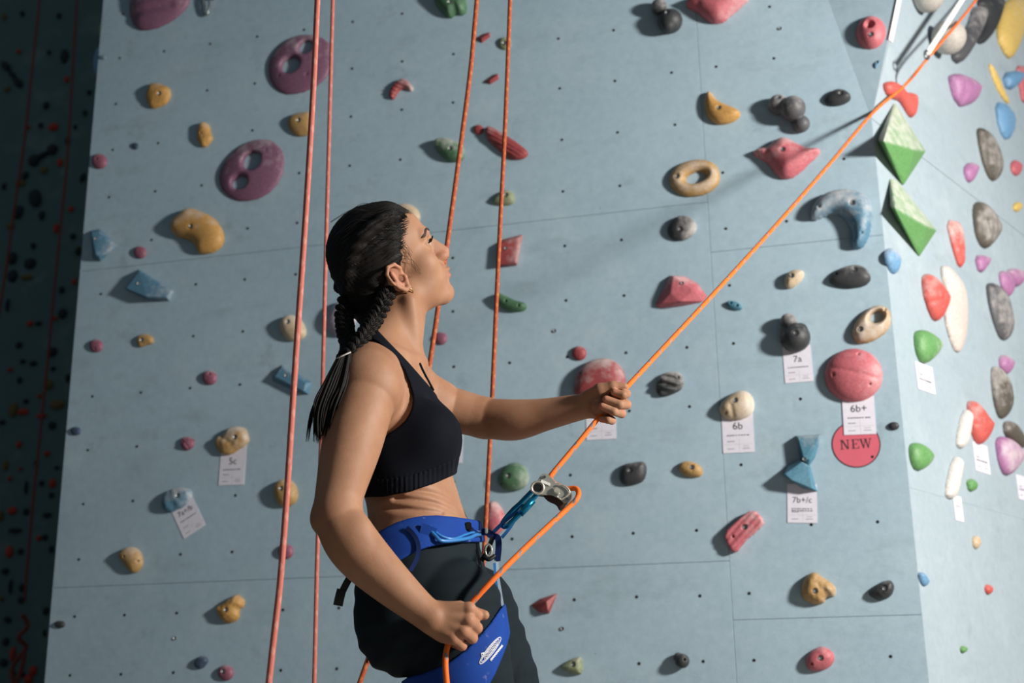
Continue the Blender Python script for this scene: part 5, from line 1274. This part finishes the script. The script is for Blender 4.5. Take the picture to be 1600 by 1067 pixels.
# --- harness hardware, belay device, main rope
from mathutils.bvhtree import BVHTree
def bvh_of(o):
    V = [v.co.copy() for v in o.data.vertices]; return BVHTree.FromPolygons(V, [tuple(p.vertices) for p in o.data.polygons])
def on_surf(tree, px, py, lift):
    r = Vector(ray(px, py)).normalized(); h = tree.ray_cast(Vector(CAM), r)
    if h[0] is None: return None
    n = h[1] if h[1].dot(r) < 0 else -h[1]
    return np.array(h[0] + n * lift)
def hkid(o, par): o.parent = par; o.matrix_parent_inverse = harness.matrix_basis.inverted() if par is harness else Matrix.Identity(4); return o
tb = bvh_of(belt); tl = bvh_of(legl)
def loop_on(tree, pts, lift, rad, mat, name, par):
    P = [on_surf(tree, x, y, lf) for (x, y), lf in zip(pts, lift)]
    P = [p for p in P if p is not None]
    return hkid(tube(name, spline(P, 6), rad, mat, None, 8), par)
loop_on(tb, [(672, 828), (678, 838), (688, 847), (704, 850), (722, 843), (738, 837), (750, 835)], [0, .005, .009, .011, .010, .007, .002], .0038, M_LOOP, 'gear_loop', belt)
loop_on(tb, [(672, 822), (680, 833), (690, 841), (704, 844), (722, 837), (738, 832), (750, 831)], [0, .004, .007, .009, .008, .005, .001], .0026, M_LOOP, 'gear_loop', belt)
def strip(name, pts, width, thick, mat, par, view=True):
    'flat webbing along points, face turned to the climber\'s side'
    P = [np.array(p) for p in spline(pts, 6)]; V = []; Fc = []
    for i, p in enumerate(P):
        t = P[min(i + 1, len(P) - 1)] - P[max(i - 1, 0)]; t /= np.linalg.norm(t)
        nrm = CAM - p; nrm -= t * (nrm @ t); nrm /= np.linalg.norm(nrm); b = np.cross(t, nrm)
        for sx, sn in ((-1, -1), (1, -1), (1, 1), (-1, 1)): V.append(p + b * sx * width / 2 + nrm * sn * thick / 2)
    n = len(P)
    for i in range(n - 1):
        for k in range(4): Fc.append((i * 4 + k, i * 4 + (k + 1) % 4, i * 4 + 4 + (k + 1) % 4, i * 4 + 4 + k))
    Fc += [(3, 2, 1, 0), tuple((n - 1) * 4 + k for k in range(4))]
    return hkid(mesh_obj(name, V, Fc, mat), par)
Pl = [on_surf(tb, x, y, .004) for x, y in ((636, 826), (646, 836), (652, 848))]
strip('gear_loop', [p for p in Pl if p is not None] + [J(654, 862, -.185), J(650, 876, -.19), J(641, 892, -.195)], .008, .003, M_BLUE_D, belt)
strip('loop_tab', [on_surf(tb, x, y, .003) for x, y in ((657, 826), (668, 829), (679, 834))], .018, .004, M_BLUE, belt)
Pq = on_surf(tb, 729, 823, .004)
bm = bmesh.new(); box_mesh(bm, Matrix.Translation(Vector(Pq)), .012, .008, .016); bmesh.ops.bevel(bm, geom=list(bm.edges), offset=.002, segments=2, affect='EDGES')
hkid(bm_obj('strap_keeper', bm, M_BLK), belt)
strip('keeper_tail', [Pq, on_surf(tb, 735, 831, .006), on_surf(tb, 744, 836, .006)], .009, .003, M_BLUE_D, belt)
strip('strap_tail', [J(572, 868, -.09), J(556, 888, -.11), J(545, 905, -.115), J(536, 922, -.115), J(529, 938, -.112)], .0135, .003, M_BLK, belt)
strip('strap_end', [J(534, 921, -.118), J(531, 932, -.118), J(528, 946, -.116)], .018, .006, M_BLK, belt)
DF = -.03     # depth of the gear in front of the body
M_TEAL = plain('anodised teal metal', '#1f87b5', .22, .85)
M_CHROME = plain('polished steel', '#e6e2d4', .32, .75)
M_SLINGB = cloth_mat('blue sling webbing', '#2d6aa8', '#3a80bd', .7, 1500, .2)
strip('tie_in_loop', [J(752, 830, DF), J(762, 832, DF), J(770, 838, DF)], .014, .006, M_BLUE_D, harness)
bm = bmesh.new(); box_mesh(bm, Matrix.Translation(Vector(J(760, 829, DF - .008))), .006, .008, .012); bmesh.ops.bevel(bm, geom=list(bm.edges), offset=.0015, segments=2, affect='EDGES')
hkid(bm_obj('buckle', bm, M_CHROME), harness)
strip('belay_loop', [J(772, 838, DF), J(778, 841, DF - .004), J(779, 856, DF - .004), J(777, 876, DF)], .0125, .006, M_BLUE_D, harness)
strip('belay_loop_side', [J(770, 838, DF), J(766, 850, DF), J(760, 864, DF), J(752, 876, DF)], .0095, .005, M_BLK, harness)
hkid(tube('metal_ring', [J(763 + 5 * math.cos(a), 860 + 9 * math.sin(a), DF - .008) for a in [2 * math.pi * i / 18 for i in range(18)]], .0026, M_CHROME, None, 8, True), harness)
hkid(tube('cross_strap', spline([J(755, 870, DF - .008), J(764, 874, DF - .012), J(773, 868, DF - .008)], 6), .004, M_BLK, None, 8), harness)
strip('leg_riser', [J(777, 876, DF), J(778, 900, DF - .01), J(782, 925, DF - .02), J(786, 950, DF - .03)], .0055, .0025, plain('pale blue cord', '#a9bcd0', .6), harness)
strip('leg_riser', [J(773, 880, DF + .01), J(775, 905, DF), J(781, 935, DF - .01), J(784, 950, DF - .025)], .006, .0025, M_SLINGB, harness)
# embroidered mark on the leg loop
M_WHT = plain('white embroidery', '#e6e8ee', .7)
def emb(pts, rad, closed=False):
    P = [on_surf(tl, x, y, .0008) for x, y in pts]; P = [p for p in P if p is not None]
    if len(P) > 2: hkid(tube('embroidery', P, rad, M_WHT, None, 5, closed), legl)
cx_, cy_ = 765.5, 1016.5; ua = np.array([16.0, -20.5]) / 26.0; ub = np.array([20.5, 16.0]) / 26.0
pt = lambda a, b: (cx_ + ua[0] * a + ub[0] * b, cy_ + ua[1] * a + ub[1] * b)
emb([pt(26 * math.cos(t), 5.2 * math.sin(t)) for t in [2 * math.pi * i / 40 for i in range(40)]], .0009, True)
emb([pt(22 * math.cos(t), 3.4 * math.sin(t)) for t in [2 * math.pi * i / 40 for i in range(40)]], .0006, True)
for b0, a0, a1 in ((-2.2, -14, 16), (0.2, -16, 18), (2.6, -14, 15)):
    emb([pt(a0 + (a1 - a0) * i / 36, b0 + 1.1 * math.sin(i * 1.9)) for i in range(37)], .0006)
emb([pt(-15, -5.5), pt(-12, -8.5), pt(-9, -5.5)], .0012)
for b0 in (9.0, 10.6):
    emb([pt(-12 + 30 * i / 30, b0 + .7 * math.sin(i * 2.1)) for i in range(31)], .0009)
# --- carabiner between belay loop and device
carab = empty('carabiner', tuple(J(815, 795, DF)))
tag(carab, 'teal locking carabiner linking harness and belay device', 'carabiner')
A3, B3 = J(847, 757, DF - .004), J(786, 822, DF)
dA = (A3 - B3) / np.linalg.norm(A3 - B3); vw = (A3 - CAM) / np.linalg.norm(A3 - CAM); sd_ = np.cross(dA, vw); sd_ /= np.linalg.norm(sd_); dp_ = np.cross(sd_, dA)
mid = (A3 + B3) / 2; hl_ = np.linalg.norm(A3 - B3) / 2
wd = sd_ * .35 + dp_ * .94
loop_ = []
for i in range(36):
    a = 2 * math.pi * i / 36; c_, s_ = math.cos(a), math.sin(a)
    loop_.append(mid + dA * hl_ * np.sign(c_) * abs(c_) ** .7 + wd * (.022 if c_ < 0 else .017) * np.sign(s_) * abs(s_) ** .6)
adopt(tube('frame', loop_, .0052, M_TEAL, None, 10, True), carab)
adopt(tube('gate_sleeve', [mid - wd * .021 - dA * .018, mid - wd * .021, mid - wd * .021 + dA * .020], [.0078, .0082, .0078], M_TEAL, None, 12), carab)
strip('sling', [J(768, 834, DF), J(788, 815, DF - .008), J(806, 800, DF - .012), J(818, 789, DF - .012)], .0075, .003, M_SLINGB, harness)
strip('sling', [J(784, 840, DF), J(797, 824, DF - .006), J(808, 806, DF - .012), J(818, 790, DF - .014)], .0065, .003, M_SLINGB, harness)
# --- belay device
dev = empty('belay_device', tuple(J(868, 768, DF)))
tag(dev, 'silver assisted-braking belay device holding the orange rope', 'belay device')
def plate(name, pts, d0, d1, mat, par, bev=.0012):
    bm = bmesh.new(); n = len(pts)
    lo = [bm.verts.new(J(x, y, d0)) for x, y in pts]; hi = [bm.verts.new(J(x, y, d1)) for x, y in pts]
    bm.faces.new(lo); bm.faces.new(hi[::-1])
    for i in range(n): bm.faces.new((lo[i], hi[i], hi[(i + 1) % n], lo[(i + 1) % n]))
    bmesh.ops.recalc_face_normals(bm, faces=bm.faces)
    if bev: bmesh.ops.bevel(bm, geom=list(bm.edges), offset=bev, segments=2, affect='EDGES', clamp_overlap=True)
    return adopt(bm_obj(name, bm, mat), par)
outl = chaikin([(840, 752), (843, 744), (852, 738), (862, 746), (871, 756), (884, 757), (893, 767), (893, 780), (884, 788), (874, 780), (862, 773), (850, 774), (836, 772), (830, 764), (833, 755)], 1)
plate('side_plate', outl, DF - .024, DF - .020, M_CHROME, dev)
plate('side_plate', [(x + 2, y + 3) for x, y in outl], DF + .010, DF + .014, M_CHROME, dev)
plate('cam', chaikin([(852, 752), (868, 752), (884, 762), (888, 778), (872, 780), (856, 770)], 1), DF - .016, DF + .006, M_STEEL, dev, .0015)
M_BRN = plain('brown plastic handle', '#4a2f26', .45)
plate('handle', chaikin([(846, 772), (860, 770), (874, 778), (884, 788), (876, 797), (868, 788), (856, 784)], 1), DF - .012, DF + .012, M_BRN, dev, .002)
plate('lower_guard', [(868, 786), (884, 786), (890, 782), (878, 798), (874, 798)], DF - .008, DF + .010, plain('dark olive metal', '#4c5046', .4, .6), dev, .001)
def disc(name, px, py, r0, dy, mat, par, inner=None, th=.003):
    c = J(px, py, dy); bm = bmesh.new()
    bmesh.ops.create_cone(bm, cap_ends=True, segments=24, radius1=r0, radius2=r0 * .9, depth=th)
    M = Vector(CAM - c).to_track_quat('Z', 'Y').to_matrix().to_4x4(); M.translation = Vector(c); bm.transform(M)
    return adopt(bm_obj(name, bm, mat), par)
disc('pivot', 868.5, 766, .0068, DF - .027, M_CHROME, dev)
disc('pivot_cap', 868.5, 766, .0042, DF - .029, plain('pale grey rivet', '#d2d0c6', .4, .4), dev)
adopt(tube('eye_ring', [J(840 + 9.5 * math.cos(a), 762 + 9.5 * math.sin(a), DF - .026) for a in [2 * math.pi * i / 28 for i in range(28)]], .0022, M_CHROME, None, 8, True), dev)
disc('eye_hole', 840, 762, .0085, DF - .0252, M_BLK, dev, th=.0012)
plate('label_strip', [(846, 749), (860, 755), (859, 759), (845, 753)], DF - .026, DF - .0245, plain('white label', '#eeeeea', .5), dev, 0)
adopt(tube('edge_wire', spline([J(872, 757, DF - .027), J(882, 759, DF - .027), J(890, 768, DF - .027), J(884, 776, DF - .027), J(876, 781, DF - .027)], 6), .0016, M_CHROME, None, 8), dev)
adopt(tube('edge_wire', spline([J(874, 770, DF - .027), J(871, 776, DF - .027), J(876, 780, DF - .027)], 6), .0014, M_CHROME, None, 8), dev)
disc('rivet', 851, 745, .003, DF - .026, M_STEEL, dev); disc('rivet', 886, 779, .003, DF - .026, M_STEEL, dev)
# --- the working rope
corner = MAIN.pt(UR, 2.548) + (MAIN.n + RIGHT.n) * .008
q1 = RIGHT.uv(1456, 84, .12); top_ = RIGHT.uv(1528, -8, .10); top2 = RIGHT.uv(1620, -140, .10)
HR0 = DR + .034
raw = [RIGHT.pt(top2[0], top2[1], .10), RIGHT.pt(top_[0], top_[1], .11), RIGHT.pt(q1[0], q1[1], .118), at(1413, 134, 3.93), corner]
hand_in = J(977, 607, .030)
for t in (.25, .5, .75, .93): raw.append(corner * (1 - t) + hand_in * t + np.array([0, 0, -.012 * math.sin(math.pi * t)]))
raw += [hand_in, J(960, 624, .030), J(944, 642, .026), J(905, 690, .0), J(864, 739, DF - .004), J(860, 748, DF - .004), J(868, 757, DF - .005), J(886, 763, DF - .008), J(899, 763, DF - .014), J(904, 770, DF - .026), J(900, 781, DF - .036), J(885, 796, DF - .046), J(832, 845, DF - .11), J(780, 896, DF - .165), J(738, 941, HR0), J(722, 966, HR0), J(706, 994, HR0), J(698, 1014, HR0), J(696, 1038, HR0 - .004), J(698, 1067, HR0 - .006), J(702, 1120, HR0 - .006)]
e_ = raw[-1].copy()
raw += [np.array([e_[0] + .01, e_[1], e_[2] * .5]), np.array([e_[0] + .01, e_[1], .05]), np.array([e_[0] - .06, e_[1] - .05, .007]), np.array([e_[0] - .35, e_[1] - .02, .007])]
mr = rope('climbing_rope', spline(raw, 10), .0054, M_ORANGE, None, 12)
tag(mr, 'bright orange rope running from the corner through both hands and the device', 'rope')

tbody = bvh_of(body)
SP = [on_surf(tbody, x, y, .0012) for x, y in ((655, 568), (659, 577), (664, 587), (670, 598), (676, 609))]
SP = [p for p in SP if p is not None]
if len(SP) > 2: kid(tube('far_strap', SP, .0026, M_NAVY, None, 8), bra)
